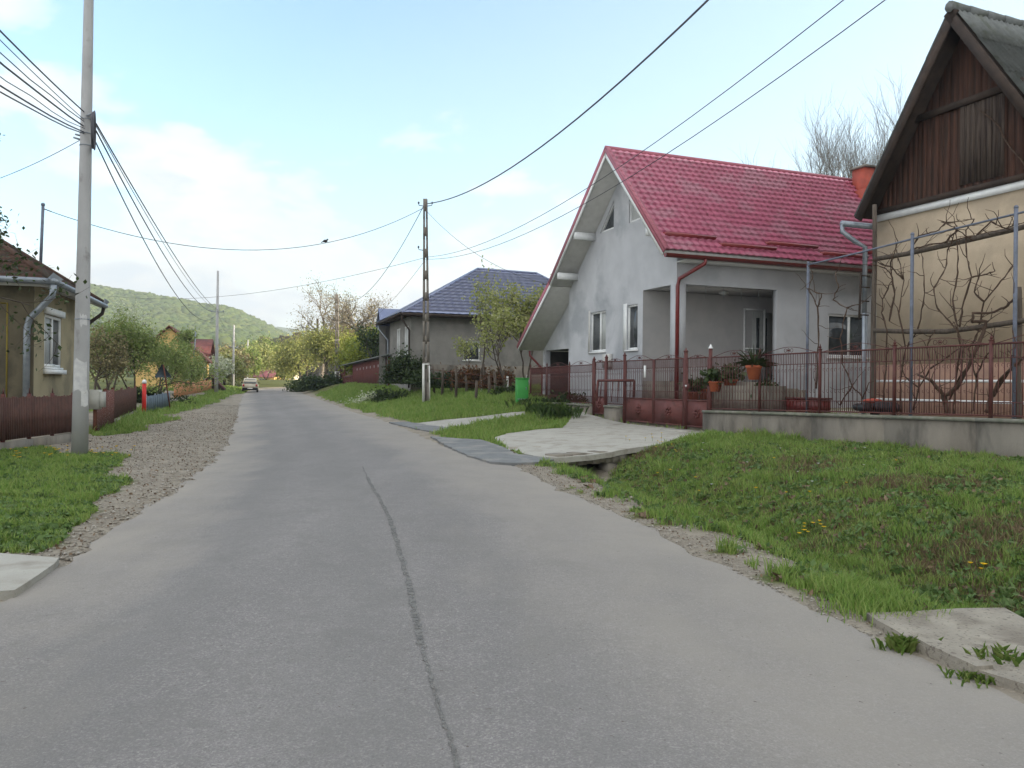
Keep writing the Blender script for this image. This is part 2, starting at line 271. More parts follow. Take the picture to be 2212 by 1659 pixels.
# ------------------------------------------------------------------ object helpers
ROOT = {}
def rootmat(o):
    while o.parent is not None: o = o.parent
    return ROOT.get(o.name, Matrix())
def thing(name, label, cat, loc=(0, 0, 0), rotz=0.0, group=None):
    o = bpy.data.objects.new(name, None); COL.objects.link(o); o.empty_display_size = .2
    o.location = loc; o.rotation_euler = (0, 0, rotz); o['label'] = label; o['category'] = cat
    if group: o['group'] = group
    ROOT[o.name] = Matrix.Translation(Vector(loc)) @ Matrix.Rotation(rotz, 4, 'Z')
    return o
def tag(o, label=None, cat=None, group=None, kind=None):
    if label: o['label'] = label
    if cat: o['category'] = cat
    if group: o['group'] = group
    if kind: o['kind'] = kind
    return o
class MB:
    def __init__(s): s.v = []; s.f = []; s.np = []
    def add(s, vs, fs):
        b = len(s.v); s.v.extend([tuple(p) for p in vs]); s.f.extend([tuple(i+b for i in q) for q in fs]); return s
    def box(s, fr, a0, a1, b0, b1, c0, c1):
        vs = [fr(a, b, c) for a in (a0, a1) for b in (b0, b1) for c in (c0, c1)]
        return s.add(vs, [(0, 1, 3, 2), (4, 6, 7, 5), (0, 4, 5, 1), (2, 3, 7, 6), (0, 2, 6, 4), (1, 5, 7, 3)])
    def hexa(s, b4, t4):
        return s.add(list(b4)+list(t4), [(3, 2, 1, 0), (4, 5, 6, 7), (0, 1, 5, 4), (1, 2, 6, 5), (2, 3, 7, 6), (3, 0, 4, 7)])
    def bar(s, p, q, w, h=None):
        p = Vector(p); q = Vector(q); h = h or w; d = (q-p)
        if d.length < 1e-6: return s
        d.normalize(); up = Vector((0, 0, 1)) if abs(d.z) < .9 else Vector((FD[0], FD[1], 0)).normalized()
        r = d.cross(up).normalized()*w/2; u = r.cross(d).normalized()*h/2
        return s.hexa([p-r-u, p+r-u, p+r+u, p-r+u], [q-r-u, q+r-u, q+r+u, q-r+u])
    def tube(s, pts, rad, n=6, cap=True):
        pts = [Vector(p) for p in pts]
        if isinstance(rad, (int, float)): rad = [rad]*len(pts)
        vs = []; prev = None
        for i, p in enumerate(pts):
            d = (pts[min(i+1, len(pts)-1)]-pts[max(i-1, 0)])
            if d.length < 1e-9: d = Vector((0, 0, 1))
            d.normalize()
            if prev is None: r = d.orthogonal().normalized()
            else:
                r = prev-d*prev.dot(d)
                r = r.normalized() if r.length > 1e-6 else d.orthogonal().normalized()
            prev = r; u = d.cross(r)
            for k in range(n):
                a = 2*math.pi*k/n; vs.append(p+(r*math.cos(a)+u*math.sin(a))*rad[i])
        fs = [(i*n+k, i*n+(k+1) % n, (i+1)*n+(k+1) % n, (i+1)*n+k) for i in range(len(pts)-1) for k in range(n)]
        if cap: fs += [tuple(range(n-1, -1, -1)), tuple((len(pts)-1)*n+k for k in range(n))]
        return s.add(vs, fs)
    def sphere(s, c, r, n=8, m=6, sc=(1, 1, 1)):
        c = Vector(c); vs = []
        for i in range(m+1):
            th = math.pi*i/m
            for k in range(n):
                a = 2*math.pi*k/n
                vs.append(c+Vector((math.sin(th)*math.cos(a)*sc[0], math.sin(th)*math.sin(a)*sc[1], math.cos(th)*sc[2]))*r)
        fs = [(i*n+k, i*n+(k+1) % n, (i+1)*n+(k+1) % n, (i+1)*n+k) for i in range(m) for k in range(n)]
        return s.add(vs, fs)
    def raw(s, V, Fq): s.np.append((V, Fq)); return s       # numpy arrays: V (n,3), F (m,3 or 4)
    def build(s, name, m, parent=None, smooth=False):
        me = bpy.data.meshes.new(name)
        inv = rootmat(parent).inverted() if parent is not None else None
        V = np.array(s.v, float).reshape(-1, 3); Fs = list(s.f)
        loops = [np.array([i for f in Fs for i in f], np.int64)]; cnt = [np.array([len(f) for f in Fs], np.int64)]
        Vs = [V]; base = len(V)
        for v, f in s.np:
            Vs.append(v); loops.append((f+base).ravel()); cnt.append(np.full(len(f), f.shape[1], np.int64)); base += len(v)
        V = np.concatenate(Vs); L = np.concatenate(loops); Cn = np.concatenate(cnt)
        if inv is not None:
            A = np.array(inv); V = V@A[:3, :3].T+A[:3, 3]
        me.vertices.add(len(V)); me.vertices.foreach_set('co', V.astype(np.float32).ravel())
        me.loops.add(len(L)); me.loops.foreach_set('vertex_index', L.astype(np.int32))
        me.polygons.add(len(Cn)); st = np.concatenate([[0], np.cumsum(Cn)[:-1]])
        me.polygons.foreach_set('loop_start', st.astype(np.int32)); me.polygons.foreach_set('loop_total', Cn.astype(np.int32))
        if smooth: me.polygons.foreach_set('use_smooth', np.ones(len(Cn), bool))
        me.update(calc_edges=True); me.validate(verbose=False)
        if m is not None: me.materials.append(m)
        o = bpy.data.objects.new(name, me); COL.objects.link(o)
        if parent is not None: o.parent = parent
        return o
def Wf(a, b, c): return Vector((a, b, c))
class Fr:
    def __init__(s, x, y, ex):      # ex: unit direction of local X (into the lot); local Y is 90 deg left of it
        s.o = (x, y); l = math.hypot(*ex); s.ex = (ex[0]/l, ex[1]/l); s.ey = (-s.ex[1], s.ex[0]); s.rot = math.atan2(s.ex[1], s.ex[0])
    def __call__(s, a, b, z): return Vector((s.o[0]+a*s.ex[0]+b*s.ey[0], s.o[1]+a*s.ex[1]+b*s.ey[1], z))
def single(mb, name, m, label, cat, group=None, loc=None, smooth=False):
    """a thing that is one mesh, origin at its base"""
    o = mb.build(name, m, None, smooth)
    me = o.data; n = len(me.vertices); co = np.empty(n*3, np.float32); me.vertices.foreach_get('co', co); co = co.reshape(-1, 3)
    if loc is None: loc = (float(co[:, 0].mean()), float(co[:, 1].mean()), float(co[:, 2].min()))
    co -= np.array(loc, np.float32); me.vertices.foreach_set('co', co.ravel()); me.update(); o.location = loc
    return tag(o, label, cat, group)
def wallpoly(mb, mp, poly, holes=(), depth=.15):
    """wall face mp(a,b,d) with openings and their reveals"""
    loops = [[Vector((a, b, 0)) for a, b in poly]]+[[Vector((a, b, 0)) for a, b in h] for h in holes]
    flat = [p for l in loops for p in l]
    vs = [mp(p.x, p.y, 0) for p in flat]
    mb.add(vs, tessellate_polygon(loops))
    for h in holes:
        n = len(h)
        for i in range(n):
            (a, b), (c, d) = h[i], h[(i+1) % n]
            mb.add([mp(a, b, 0), mp(c, d, 0), mp(c, d, depth), mp(a, b, depth)], [(0, 1, 2, 3)])
def rect(a0, a1, b0, b1): return [(a0, b0), (a1, b0), (a1, b1), (a0, b1)]
def mpbox(mb, mp, a0, a1, b0, b1, d0, d1):
    mb.box(lambda a, b, c: mp(a, b, c), a0, a1, b0, b1, d0, d1)
def window(root, mp, a0, a1, b0, b1, rec=.12, mull=(.5,), fw=.06, frame='white', pane='glass', sill=True, curtain=False, name='window', hm=()):
    m = MB()
    mpbox(m, mp, a0, a1, b0, b0+fw, rec-.05, rec+.03); mpbox(m, mp, a0, a1, b1-fw, b1, rec-.05, rec+.03)
    mpbox(m, mp, a0, a0+fw, b0+fw, b1-fw, rec-.05, rec+.03); mpbox(m, mp, a1-fw, a1, b0+fw, b1-fw, rec-.05, rec+.03)
    for k in mull:
        c = a0+(a1-a0)*k; mpbox(m, mp, c-fw*.6, c+fw*.6, b0+fw, b1-fw, rec-.045, rec+.03)
    for k in hm:
        c = b0+(b1-b0)*k; mpbox(m, mp, a0+fw, a1-fw, c-fw*.4, c+fw*.4, rec-.04, rec+.03)
    o = m.build(name, M[frame], root)
    g = MB(); mpbox(g, mp, a0+fw, a1-fw, b0+fw, b1-fw, rec, rec+.012); g.build('pane', M[pane], o)
    if curtain:
        c = MB(); mpbox(c, mp, a0+fw, a0+(a1-a0)*.42, b0+fw, b1-fw, rec-.008, rec-.003); c.build('curtain', M['curtain'], o)
    if sill:
        s = MB(); mpbox(s, mp, a0-.06, a1+.06, b0-.06, b0-.003, -.06, rec-.055); s.build('sill', M['white'], o)
    return o
def tiles(mb, pt, L, S, per=.23, step=.27, amp=.03, lift=.028, seg=6, under=.022):
    """profiled tile sheet: pt(a, r, h) with a along the eave 0..L, r down the slope 0..S"""
    na = max(2, int(L/per*seg)); aa = np.linspace(0, L, na+1); rows = []
    k = 0
    while k*step < S-1e-6:
        rows += [(max(0, k*step-under), 0.0), (min(S, (k+1)*step)-.002, 1.0)]; k += 1
    V = []
    for r, hh in rows:
        for a in aa: V.append(pt(a, r, .02+amp*(.5+.5*math.cos(2*math.pi*a/per))+lift*hh))
    n = na+1
    mb.add(V, [(i*n+j, i*n+j+1, (i+1)*n+j+1, (i+1)*n+j) for i in range(len(rows)-1) for j in range(na)])
def leaves(C, size, rng, elong=1.6, up=.3):
    """numpy quads (leaf shapes) centred on C (n,3)"""
    n = len(C); a = rng.normal(size=(n, 3)); a /= np.linalg.norm(a, axis=1)[:, None]
    b = rng.normal(size=(n, 3)); b[:, 2] *= up; b = b-a*(a*b).sum(1)[:, None]; b /= np.linalg.norm(b, axis=1)[:, None]+1e-9
    s = (size*(.6+.8*rng.random(n)))[:, None]
    V = np.stack([C-a*s*elong*.5, C+b*s*.5, C+a*s*elong*.5, C-b*s*.5], 1).reshape(-1, 3)
    return V, np.arange(4*n).reshape(-1, 4)
def cdt_sheet(poly, zf, off, cell=.35, skirt=0.0, jitter=0.0, seed=0):
    """ground-following sheet from a world XY outline"""
    rnd = random.Random(seed); pts = []
    n = len(poly)
    for i in range(n):
        a = Vector(poly[i][:2]); b = Vector(poly[(i+1) % n][:2]); k = max(1, int((b-a).length/max(cell*.6, .05)))
        nn = Vector(((b-a).y, -(b-a).x)); nn = nn.normalized() if nn.length else nn
        for j in range(k):
            p = a+(b-a)*(j/k)
            if jitter: p = p+nn*rnd.uniform(-jitter, jitter)
            pts.append(p)
    m = len(pts); edges = [(i, (i+1) % m) for i in range(m)]
    xs = [p.x for p in pts]; ys = [p.y for p in pts]
    extra = []
    y = min(ys)
    while y < max(ys):
        x = min(xs)
        while x < max(xs):
            inside = False; j = m-1
            for i in range(m):
                if (ys[i] > y) != (ys[j] > y) and x < (xs[j]-xs[i])*(y-ys[i])/(ys[j]-ys[i])+xs[i]: inside = not inside
                j = i
            if inside: extra.append(Vector((x, y)))
            x += cell
        y += cell
    v, e, f, *_ = delaunay_2d_cdt(pts+extra, edges, [], 1, 1e-4)
    mb = MB(); top = [(p.x, p.y, float(zf(p.x, p.y))+off) for p in v]; mb.add(top, f)
    if skirt:
        ring = [(p.x, p.y, float(zf(p.x, p.y))+off) for p in pts]; low = [(a, b, c-skirt) for a, b, c in ring]
        mb.add(ring+low, [(i, (i+1) % m, m+(i+1) % m, m+i) for i in range(m)])
    return mb
def inpoly(x, y, poly):
    c = np.zeros(x.shape, bool); j = len(poly)-1
    for i in range(len(poly)):
        xi, yi = poly[i][0], poly[i][1]; xj, yj = poly[j][0], poly[j][1]
        if abs(yj-yi) > 1e-12: c ^= ((yi > y) != (yj > y)) & (x < (xj-xi)*(y-yi)/(yj-yi)+xi)
        j = i
    return c
# ------------------------------------------------------------------ outlines on the ground
def GP(pts, zf=zbase, off=0.0): return [tuple(G(a, b, zf, off)) for a, b in pts]
Z6 = lambda a, b: (1080+.3125*a, 708.5+.3125*b)
DRIVE = GP([Z6(*p) for p in [(-60, 770), (60, 735), (270, 708), (430, 698)]])+[(FA[0]+FD[0]*q_, FA[1]+FD[1]*q_, .2) for q_ in (17.2, 16, 15, 13.9, 12, 10.4, 9.1)]+GP([(1520, 943), (1470, 955), (1400, 966), (1345, 975), (1205, 992), (1165, 990), (1100, 976)])
PATH2 = GP([(862, 917), (905, 915), (960, 908), (1030, 902), (1100, 893), (1135, 890), (1135, 897), (1075, 906), (1030, 916), (975, 925), (915, 928)])
APRON = GP([(930, 945), (985, 950), (1040, 953), (1080, 966), (1120, 985), (1165, 990), (1195, 997), (1165, 1003), (1110, 1005), (1060, 1003), (1010, 988), (965, 966)])
APRON2 = GP([(840, 914), (880, 913), (930, 921), (985, 927), (940, 936), (890, 926)])
SLABL = GP([(-130, 1203), (0, 1206), (60, 1211), (130, 1217), (85, 1255), (30, 1290), (-60, 1294), (-230, 1296), (-260, 1215)])
SLABR = GP([(1870, 1340), (1960, 1337), (2080, 1331), (2165, 1329), (2230, 1362), (2420, 1480), (2360, 1560), (2212, 1500), (2110, 1468), (2030, 1430), (1960, 1398)])
RSHOULD = GP([(1185, 1008), (1245, 1016), (1300, 1040), (1350, 1062), (1420, 1095), (1480, 1130), (1560, 1195), (1640, 1240), (1730, 1290), (1830, 1345), (1760, 1310), (1600, 1225), (1500, 1180), (1400, 1135), (1300, 1090), (1220, 1045)])
GL_NEAR = GP([(-900, 900), (-300, 930), (0, 958), (60, 962), (160, 985), (240, 982), (300, 985), (240, 1008), (225, 1030), (260, 1045), (235, 1085), (165, 1140), (110, 1180), (50, 1200), (0, 1206), (-150, 1203), (-300, 1230), (-900, 1240)])
GL_MID = GP([(190, 935), (240, 900), (300, 885), (370, 872), (420, 860), (480, 846), (545, 843), (540, 847), (500, 852), (478, 864), (430, 880), (395, 890), (330, 902), (400, 906), (320, 917), (270, 938), (225, 943)])
ISLAND = GP([(940, 936), (1000, 925), (1045, 917), (1100, 905), (1140, 897), (1160, 880), (1225, 880), (1228, 905), (1180, 915), (1090, 936), (1045, 943), (980, 948)])
RHO = 1.0
def grassmask(x, y):
    """share of living grass at a place, 0..1"""
    n = fbm(x, y, 1.3, 21); n2 = fbm(x, y, .45, 33)
    u = x-xR(y)
    g = np.zeros(np.shape(x))
    edge = .62+.62*(fbm(x, y, .8, 5)-.5)*2
    right = sm(-.25, .35, u-edge+(n-.5)*1.2)*(y < 70)*(x < xW(y)+.05+(y > 36)*60)
    right = right*(1-sm(.2, .5, n2-.33)*0)
    g = np.maximum(g, right)
    j = (n-.5)*.5
    nl = inpoly(x+j, y+j, GL_NEAR); ml = inpoly(x+j*1.5, y+j*3, GL_MID)
    g = np.maximum(g, np.where(nl, 1, 0)); g = np.maximum(g, np.where(ml, .95, 0))
    g = np.maximum(g, ((fbm(x, y, 2.3, 91) > .57) & (u > .12) & (u < 1.3) & (y > 4.5) & (y < 13)).astype(float))
    g = g*sm(.45, .95, np.hypot(x-CUL[0]+.1, (y-CUL[1])*.8+.35))
    far = ((xL(y)-x > 1.2) & (y > 66)) | ((xL(y)-x > 6.6) & (y > 24)) | ((u > .6) & (y > 66)) | (y > 134)
    g = np.maximum(g, np.where(far, 1, 0))
    for pl in (DRIVE, PATH2, APRON, APRON2, SLABL, SLABR): g = np.where(inpoly(x, y, pl), 0, g)
    g = np.where((x > xW(y)+.2) & (y < 36), .45*(n > .5), g)
    g = np.where((x < xR(y)-.02) & (x > xL(y)+.02) & (y < 134), 0, g)
    return g
def drymask(x, y):
    u = x-xR(y); n = fbm(x, y, .6, 44)
    d = sm(.55, .78, n+.30*sm(2.6, 5.0, u)*(y < 9.5)*(u < 7.2)+.10*sm(2.6, 3.5, u)*(u < 6)*(y < 16))
    return d*(u > 2.2)*(y < 19)
# ------------------------------------------------------------------ ground
def axis(segs):
    out = []
    for a, b, s in segs: out += list(np.arange(a, b, s))
    return np.array(out+[segs[-1][1]])
gy = axis([(-12, 2, .8), (2, 24, .16), (24, 42, .3), (42, 100, .8), (100, 160, 2), (160, 500, 12), (500, 2400, 120)])
gx = axis([(-1500, -200, 80), (-200, -60, 8), (-60, -34, 1), (-34, -14, .5), (-14, 11, .16), (11, 24, .7), (24, 60, 3), (60, 200, 12), (200, 1500, 90)])
GX, GY = np.meshgrid(gx, gy); GZ = zt(GX, GY)
V = np.stack([GX, GY, GZ], -1).reshape(-1, 3); nx = len(gx); ny = len(gy)
I = (np.arange(ny-1)[:, None]*nx+np.arange(nx-1)[None, :]).ravel()
mb = MB(); mb.raw(V, np.stack([I, I+1, I+nx+1, I+nx], 1))
def ground_mat():
    m = bpy.data.materials.new('ground_soil'); m.use_nodes = True; t = m.node_tree; b = t.nodes['Principled BSDF']; b.inputs['Roughness'].default_value = .97
    b.inputs['Specular IOR Level'].default_value = .15
    tcn = N(t, 'ShaderNodeTexCoord'); v = tcn.outputs['Object']
    at = N(t, 'ShaderNodeAttribute', attribute_name='cover'); sp = N(t, 'ShaderNodeSeparateColor'); t.links.new(at.outputs['Color'], sp.inputs[0])
    grav = mixc(t, ramp(t, noise(t, v, 2.2, 8, .65), [(.35, 0), (.65, 1)]), (.31, .275, .225), (.20, .172, .14))
    grav = mixc(t, ramp(t, noise(t, v, 26, 3, .6), [(.55, 0), (.68, .8)]), grav, (.36, .325, .27))
    grav = mixc(t, ramp(t, noise(t, v, 17, 3, .6), [(.60, 0), (.70, .8)]), grav, (.10, .085, .065))
    soil = mixc(t, ramp(t, noise(t, v, 3, 7, .6), [(.35, 0), (.65, 1)]), (.085, .12, .03), (.12, .105, .045))
    dry = mixc(t, ramp(t, noise(t, v, 5, 7, .65), [(.35, 0), (.65, 1)]), (.20, .14, .085), (.11, .08, .045))
    c = mixc(t, sp.outputs[0], grav, soil); c = mixc(t, sp.outputs[1], c, dry)
    t.links.new(c, b.inputs['Base Color'])
    bn = N(t, 'ShaderNodeBump', i_Strength=.8, i_Distance=.03); t.links.new(noise(t, v, 24, 5, .65), bn.inputs['Height']); t.links.new(bn.outputs[0], b.inputs['Normal'])
    return m
ground = mb.build('ground', ground_mat(), None, True); tag(ground, kind='structure')
gm = grassmask(V[:, 0], V[:, 1]); dm = drymask(V[:, 0], V[:, 1])
ca = ground.data.color_attributes.new('cover', 'FLOAT_COLOR', 'POINT')
ca.data.foreach_set('color', np.stack([gm, dm, gm*0, gm*0+1], 1).astype(np.float32).ravel())
# ------------------------------------------------------------------ road
def road_mat():
    m = bpy.data.materials.new('worn_asphalt'); m.use_nodes = True; t = m.node_tree; b = t.nodes['Principled BSDF']; b.inputs['Roughness'].default_value = .93
    b.inputs['Specular IOR Level'].default_value = .2
    tcn = N(t, 'ShaderNodeTexCoord'); v = tcn.outputs['Object']
    at = N(t, 'ShaderNodeAttribute', attribute_name='across'); sp = N(t, 'ShaderNodeSeparateColor'); t.links.new(at.outputs['Color'], sp.inputs[0])
    mp = N(t, 'ShaderNodeMapping'); mp.inputs['Scale'].default_value = (1.0, .28, 1); mp.inputs['Rotation'].default_value = (0, 0, R(-17)); t.links.new(v, mp.inputs[0])
    big = noise(t, mp.outputs[0], .55, 5, .55, .4)
    c = mixc(t, ramp(t, big, [(.38, 0), (.62, 1)]), (.235, .219, .217), (.184, .172, .172))
    # fine aggregate
    c = mixc(t, ramp(t, noise(t, v, 75, 2, .6), [(.42, .0), (.50, .0), (.68, .55)]), c, (.40, .38, .355))
    c = mixc(t, ramp(t, noise(t, v, 110, 2, .6), [(.34, .55), (.44, 0)]), c, (.11, .108, .105))
    c = mixc(t, ramp(t, noise(t, v, 42, 3, .7), [(.30, .6), (.46, 0)]), c, (.12, .116, .11))
    c = mixc(t, ramp(t, noise(t, v, 36, 3, .7), [(.58, 0), (.70, .6)]), c, (.36, .345, .325))
    c = mixc(t, ramp(t, noise(t, v, 9, 6, .75), [(.40, .35), (.55, 0)]), c, (.17, .163, .155))
    # mottled patches, and the darker oily band down each lane between the polished tracks
    c = mixc(t, ramp(t, noise(t, v, 1.7, 7, .62, .6), [(.50, 0), (.70, .45)]), c, (.165, .158, .15))
    ln_ = mth(t, 'ADD', sp.outputs[0], mth(t, 'MULTIPLY', mth(t, 'SUBTRACT', noise(t, mp.outputs[0], .5, 4, .5), .5), .16))
    c = mixc(t, ramp(t, ln_, [(.10, 0), (.22, .42), (.33, .05), (.44, .38), (.52, .05), (.64, .25), (.72, 0)]), c, (.165, .16, .155))
    # tan dust along both edges, wandering inwards, and the clean wheel tracks
    a = sp.outputs[0]; d = mth(t, 'ADD', a, mth(t, 'MULTIPLY', mth(t, 'SUBTRACT', noise(t, mp.outputs[0], .8, 6, .6), .5), .5))
    dust = ramp(t, d, [(0.0, .95), (.20, .0), (.60, .0), (.80, .62), (1.0, .85)])
    dust = mth(t, 'MULTIPLY', dust, ramp(t, noise(t, v, 1.1, 7, .6), [(.25, .55), (.6, 1)]))
    c = mixc(t, dust, c, (.305, .278, .246))
    c = mixc(t, ramp(t, noise(t, v, 9, 5, .7), [(.63, 0), (.72, .35)]), c, (.19, .18, .165))
    # faint scattered pebbles
    c = mixc(t, ramp(t, noise(t, v, 33, 1, .5), [(.76, 0), (.79, .9)]), c, (.12, .1, .09))
    t.links.new(c, b.inputs['Base Color'])
    bn = N(t, 'ShaderNodeBump', i_Strength=.6, i_Distance=.01); t.links.new(noise(t, v, 90, 3, .6), bn.inputs['Height']); t.links.new(bn.outputs[0], b.inputs['Normal'])
    return m
ry = axis([(-10, 30, .16), (30, 134, .8)]); K = 15
A = (xR(ry)-xL(ry)); l0 = xL(ry)+(fbm(ry, ry*0, 2.2, 4)-.5)*.55*np.clip((ry-1)/4, 0, 1); r0 = xR(ry)+(fbm(ry, ry*0+9, 2.0, 6)-.5)*.38*np.clip((ry-1)/4, 0, 1)
tt = np.linspace(0, 1, K); RX = l0[:, None]*(1-tt)+r0[:, None]*tt; RY = np.repeat(ry[:, None], K, 1)
RZ = zr(RY)+.05*(1-(2*tt-1)**2)[None, :]-.006+.006*(fbm(RX, RY, .8, 8)-.5)
def zroad(x, y):
    t_ = (x-float(xL(y)))/(float(xR(y))-float(xL(y))); t_ = min(max(t_, 0), 1)
    return float(zr(y))+.05*(1-(2*t_-1)**2)-.006
V = np.stack([RX, RY, RZ], -1).reshape(-1, 3); I = (np.arange(len(ry)-1)[:, None]*K+np.arange(K-1)[None, :]).ravel()
mb = MB(); mb.raw(V, np.stack([I, I+1, I+K+1, I+K], 1))
# the broken asphalt edge drops onto the verge
for side in (0, K-1):
    n0 = len(ry); ed = np.stack([RX[:, side], RY[:, side], RZ[:, side]], 1); lw = ed.copy(); lw[:, 2] -= .10; lw[:, 0] += (.05 if side else -.05)
    mb.raw(np.concatenate([ed, lw]), np.stack([np.arange(n0-1), np.arange(1, n0), np.arange(1, n0)+n0, np.arange(n0-1)+n0], 1))
road = mb.build('road', road_mat(), None, False); tag(road, kind='structure')
at = np.repeat(tt[None, :], len(ry), 0).ravel(); at = np.concatenate([at, np.zeros(2*len(ry)), np.ones(2*len(ry))])
ca = road.data.color_attributes.new('across', 'FLOAT_COLOR', 'POINT')
ca.data.foreach_set('color', np.stack([at, at, at, at*0+1], 1).astype(np.float32).ravel())
# longitudinal crack with tar, a ragged sheet
cp = [(783, 1008), (800, 1045), (815, 1070), (832, 1100), (848, 1140), (860, 1180), (873, 1225), (884, 1265), (892, 1305), (900, 1345), (910, 1390), (925, 1440), (940, 1500), (962, 1570), (985, 1640), (1010, 1720)]
rz = random.Random(3); left = []; right = []
for i in range(len(cp)-1):
    for j in range(7):
        t_ = j/7; dx = cp[i][0]*(1-t_)+cp[i+1][0]*t_; dy = cp[i][1]*(1-t_)+cp[i+1][1]*t_
        g = G(dx, dy, lambda x, y: zroad(x, y)); wd = (.010+.010*rz.random())*(1.5 if 1030 < dy < 1400 else .65); g.x += rz.uniform(-.008, .008)
        left.append((g.x-wd, g.y, zroad(g.x, g.y)+.006)); right.append((g.x+wd, g.y, zroad(g.x, g.y)+.006))
mb = MB(); n0 = len(left); mb.add(left+right, [(i, i+n0, i+1+n0, i+1) for i in range(n0-1)])
crack = mb.build('road_crack', M['crack'], None); tag(crack, kind='structure')
tag(cdt_sheet(DRIVE, zbase, .035, .3, .12, .03, 1).build('driveway', M['slab']), kind='structure')
tag(cdt_sheet(PATH2, zbase, .03, .3, .1, .03, 2).build('footpath', M['slab']), kind='structure')
tag(cdt_sheet(APRON, zbase, .046, .3, .1, .03, 3).build('asphalt_patch', M['apron']), kind='structure')
tag(cdt_sheet(APRON2, zbase, .04, .3, .1, .03, 4).build('asphalt_patch', M['apron']), kind='structure')
tag(cdt_sheet(SLABL, zbase, .05, .3, .12, .01, 5).build('pavement', M['slab']), kind='structure')
tag(cdt_sheet(SLABR, zbase, .055, .3, .18, .015, 6).build('pavement', M['slab_r']), kind='structure')
# raised lip of the right-hand slab
lip = [G(1962, 1398), G(1990, 1412), G(2030, 1432), G(2112, 1470), G(2145, 1466), G(2060, 1425), G(2000, 1396)]
tag(cdt_sheet([tuple(p) for p in lip], zbase, .075, .12, .16, .012, 7).build('slab_edge', M['slab_r']), kind='structure')
# ------------------------------------------------------------------ culvert under the driveway
a = Vector((*G(1200, 990).xy, 0)); b = Vector((*G(1348, 972).xy, 0)); e = (b-a).normalized(); nrm = Vector((e.y, -e.x, 0))
if nrm.y > 0: nrm = -nrm
cul = thing('culvert', 'crumbling concrete culvert with a dark ditch opening beneath the pale driveway edge', 'culvert', (a+b)/2+Vector((0, 0, -.4)))
fr = lambda s, t, z: a+e*s+nrm*t+Vector((0, 0, z))
Lc = (b-a).length
mb = MB(); rz = random.Random(5)
nseg = 10
for i in range(nseg):
    s0 = Lc*i/nseg; s1 = Lc*(i+1)/nseg; o = rz.uniform(-.03, .03); tp = .065+rz.uniform(-.02, .015); mb.box(fr, s0, s1, -.35, .07+o, -.17+rz.uniform(-.02, .02), tp)
mb.build('cover_slab', M['plinth'], cul)
mb = MB(); mb.box(fr, -.15, Lc*.30, -.3, .02, -.6, -.19); mb.build('side_wall', M['plinth'], cul); mb = MB(); mb.box(fr, Lc*.74, Lc+.3, -.3, .03, -.6, -.19); mb.build('side_wall', M['plinth'], cul)
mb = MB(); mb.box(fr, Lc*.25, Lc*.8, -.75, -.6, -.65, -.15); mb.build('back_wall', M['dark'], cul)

# ------------------------------------------------------------------ loose stones
rng = np.random.default_rng(5)
def stones(name, x, y, smin, smax, label):
    n = len(x); z = zt(x, y); s = smin+(smax-smin)*rng.random(n)**3
    base = np.array([(1, 0, 0), (0, 1, 0), (-1, 0, 0), (0, -1, 0), (0, 0, 1), (0, 0, -1)], float)
    V = base[None]*(s[:, None, None])*(.6+.7*rng.random((n, 6, 1))); V[:, :, 2] *= .6
    th = rng.random(n)*6.28; c, s_ = np.cos(th)[:, None], np.sin(th)[:, None]
    X_ = V[:, :, 0]*c-V[:, :, 1]*s_; Y2 = V[:, :, 0]*s_+V[:, :, 1]*c; V[:, :, 0] = X_+x[:, None]; V[:, :, 1] = Y2+y[:, None]; V[:, :, 2] += (z+s*.15)[:, None]
    f = np.array([(0, 1, 4), (1, 2, 4), (2, 3, 4), (3, 0, 4), (1, 0, 5), (2, 1, 5), (3, 2, 5), (0, 3, 5)])
    Fq = (f[None]+np.arange(n)[:, None, None]*6).reshape(-1, 3)
    m = MB(); m.raw(V.reshape(-1, 3), Fq); o = m.build(name, M['stone']); return tag(o, label, 'gravel', kind='stuff')
yy = 7+40*rng.random(26000)**1.4; xx = xL(yy)+.45-rng.random(26000)**1.2*4.4
k = (grassmask(xx, yy) < .5) & (~inpoly(xx, yy, SLABL)); stones('gravel', xx[k], yy[k], .008, .034, 'loose grey-brown gravel on the left-hand road shoulder')
yy = 5+14*rng.random(9000); xx = xR(yy)-.15+rng.random(9000)**1.5*1.3
k = (grassmask(xx, yy) < .4) & (~inpoly(xx, yy, DRIVE)) & (~inpoly(xx, yy, SLABR)); stones('gravel', xx[k], yy[k], .006, .024, 'loose gravel between the asphalt and the right-hand grass')
# broken rubble at the ditch edge
rz = random.Random(8); mb = MB()
for i in range(70):
    t_ = rz.random(); dx = 1240+t_*150+rz.uniform(-8, 8); dy = 1020+t_*58+rz.uniform(-6, 6); g = G(dx, dy, zt); s = rz.uniform(.02, .07)
    mb.sphere((g.x, g.y, g.z+.01), s, 5, 3, (1, rz.uniform(.5, .9), .4))
tag(mb.build('rubble', M['stone']), 'pale broken rubble strewn at the ditch edge beside the culvert', 'rubble', kind='stuff')

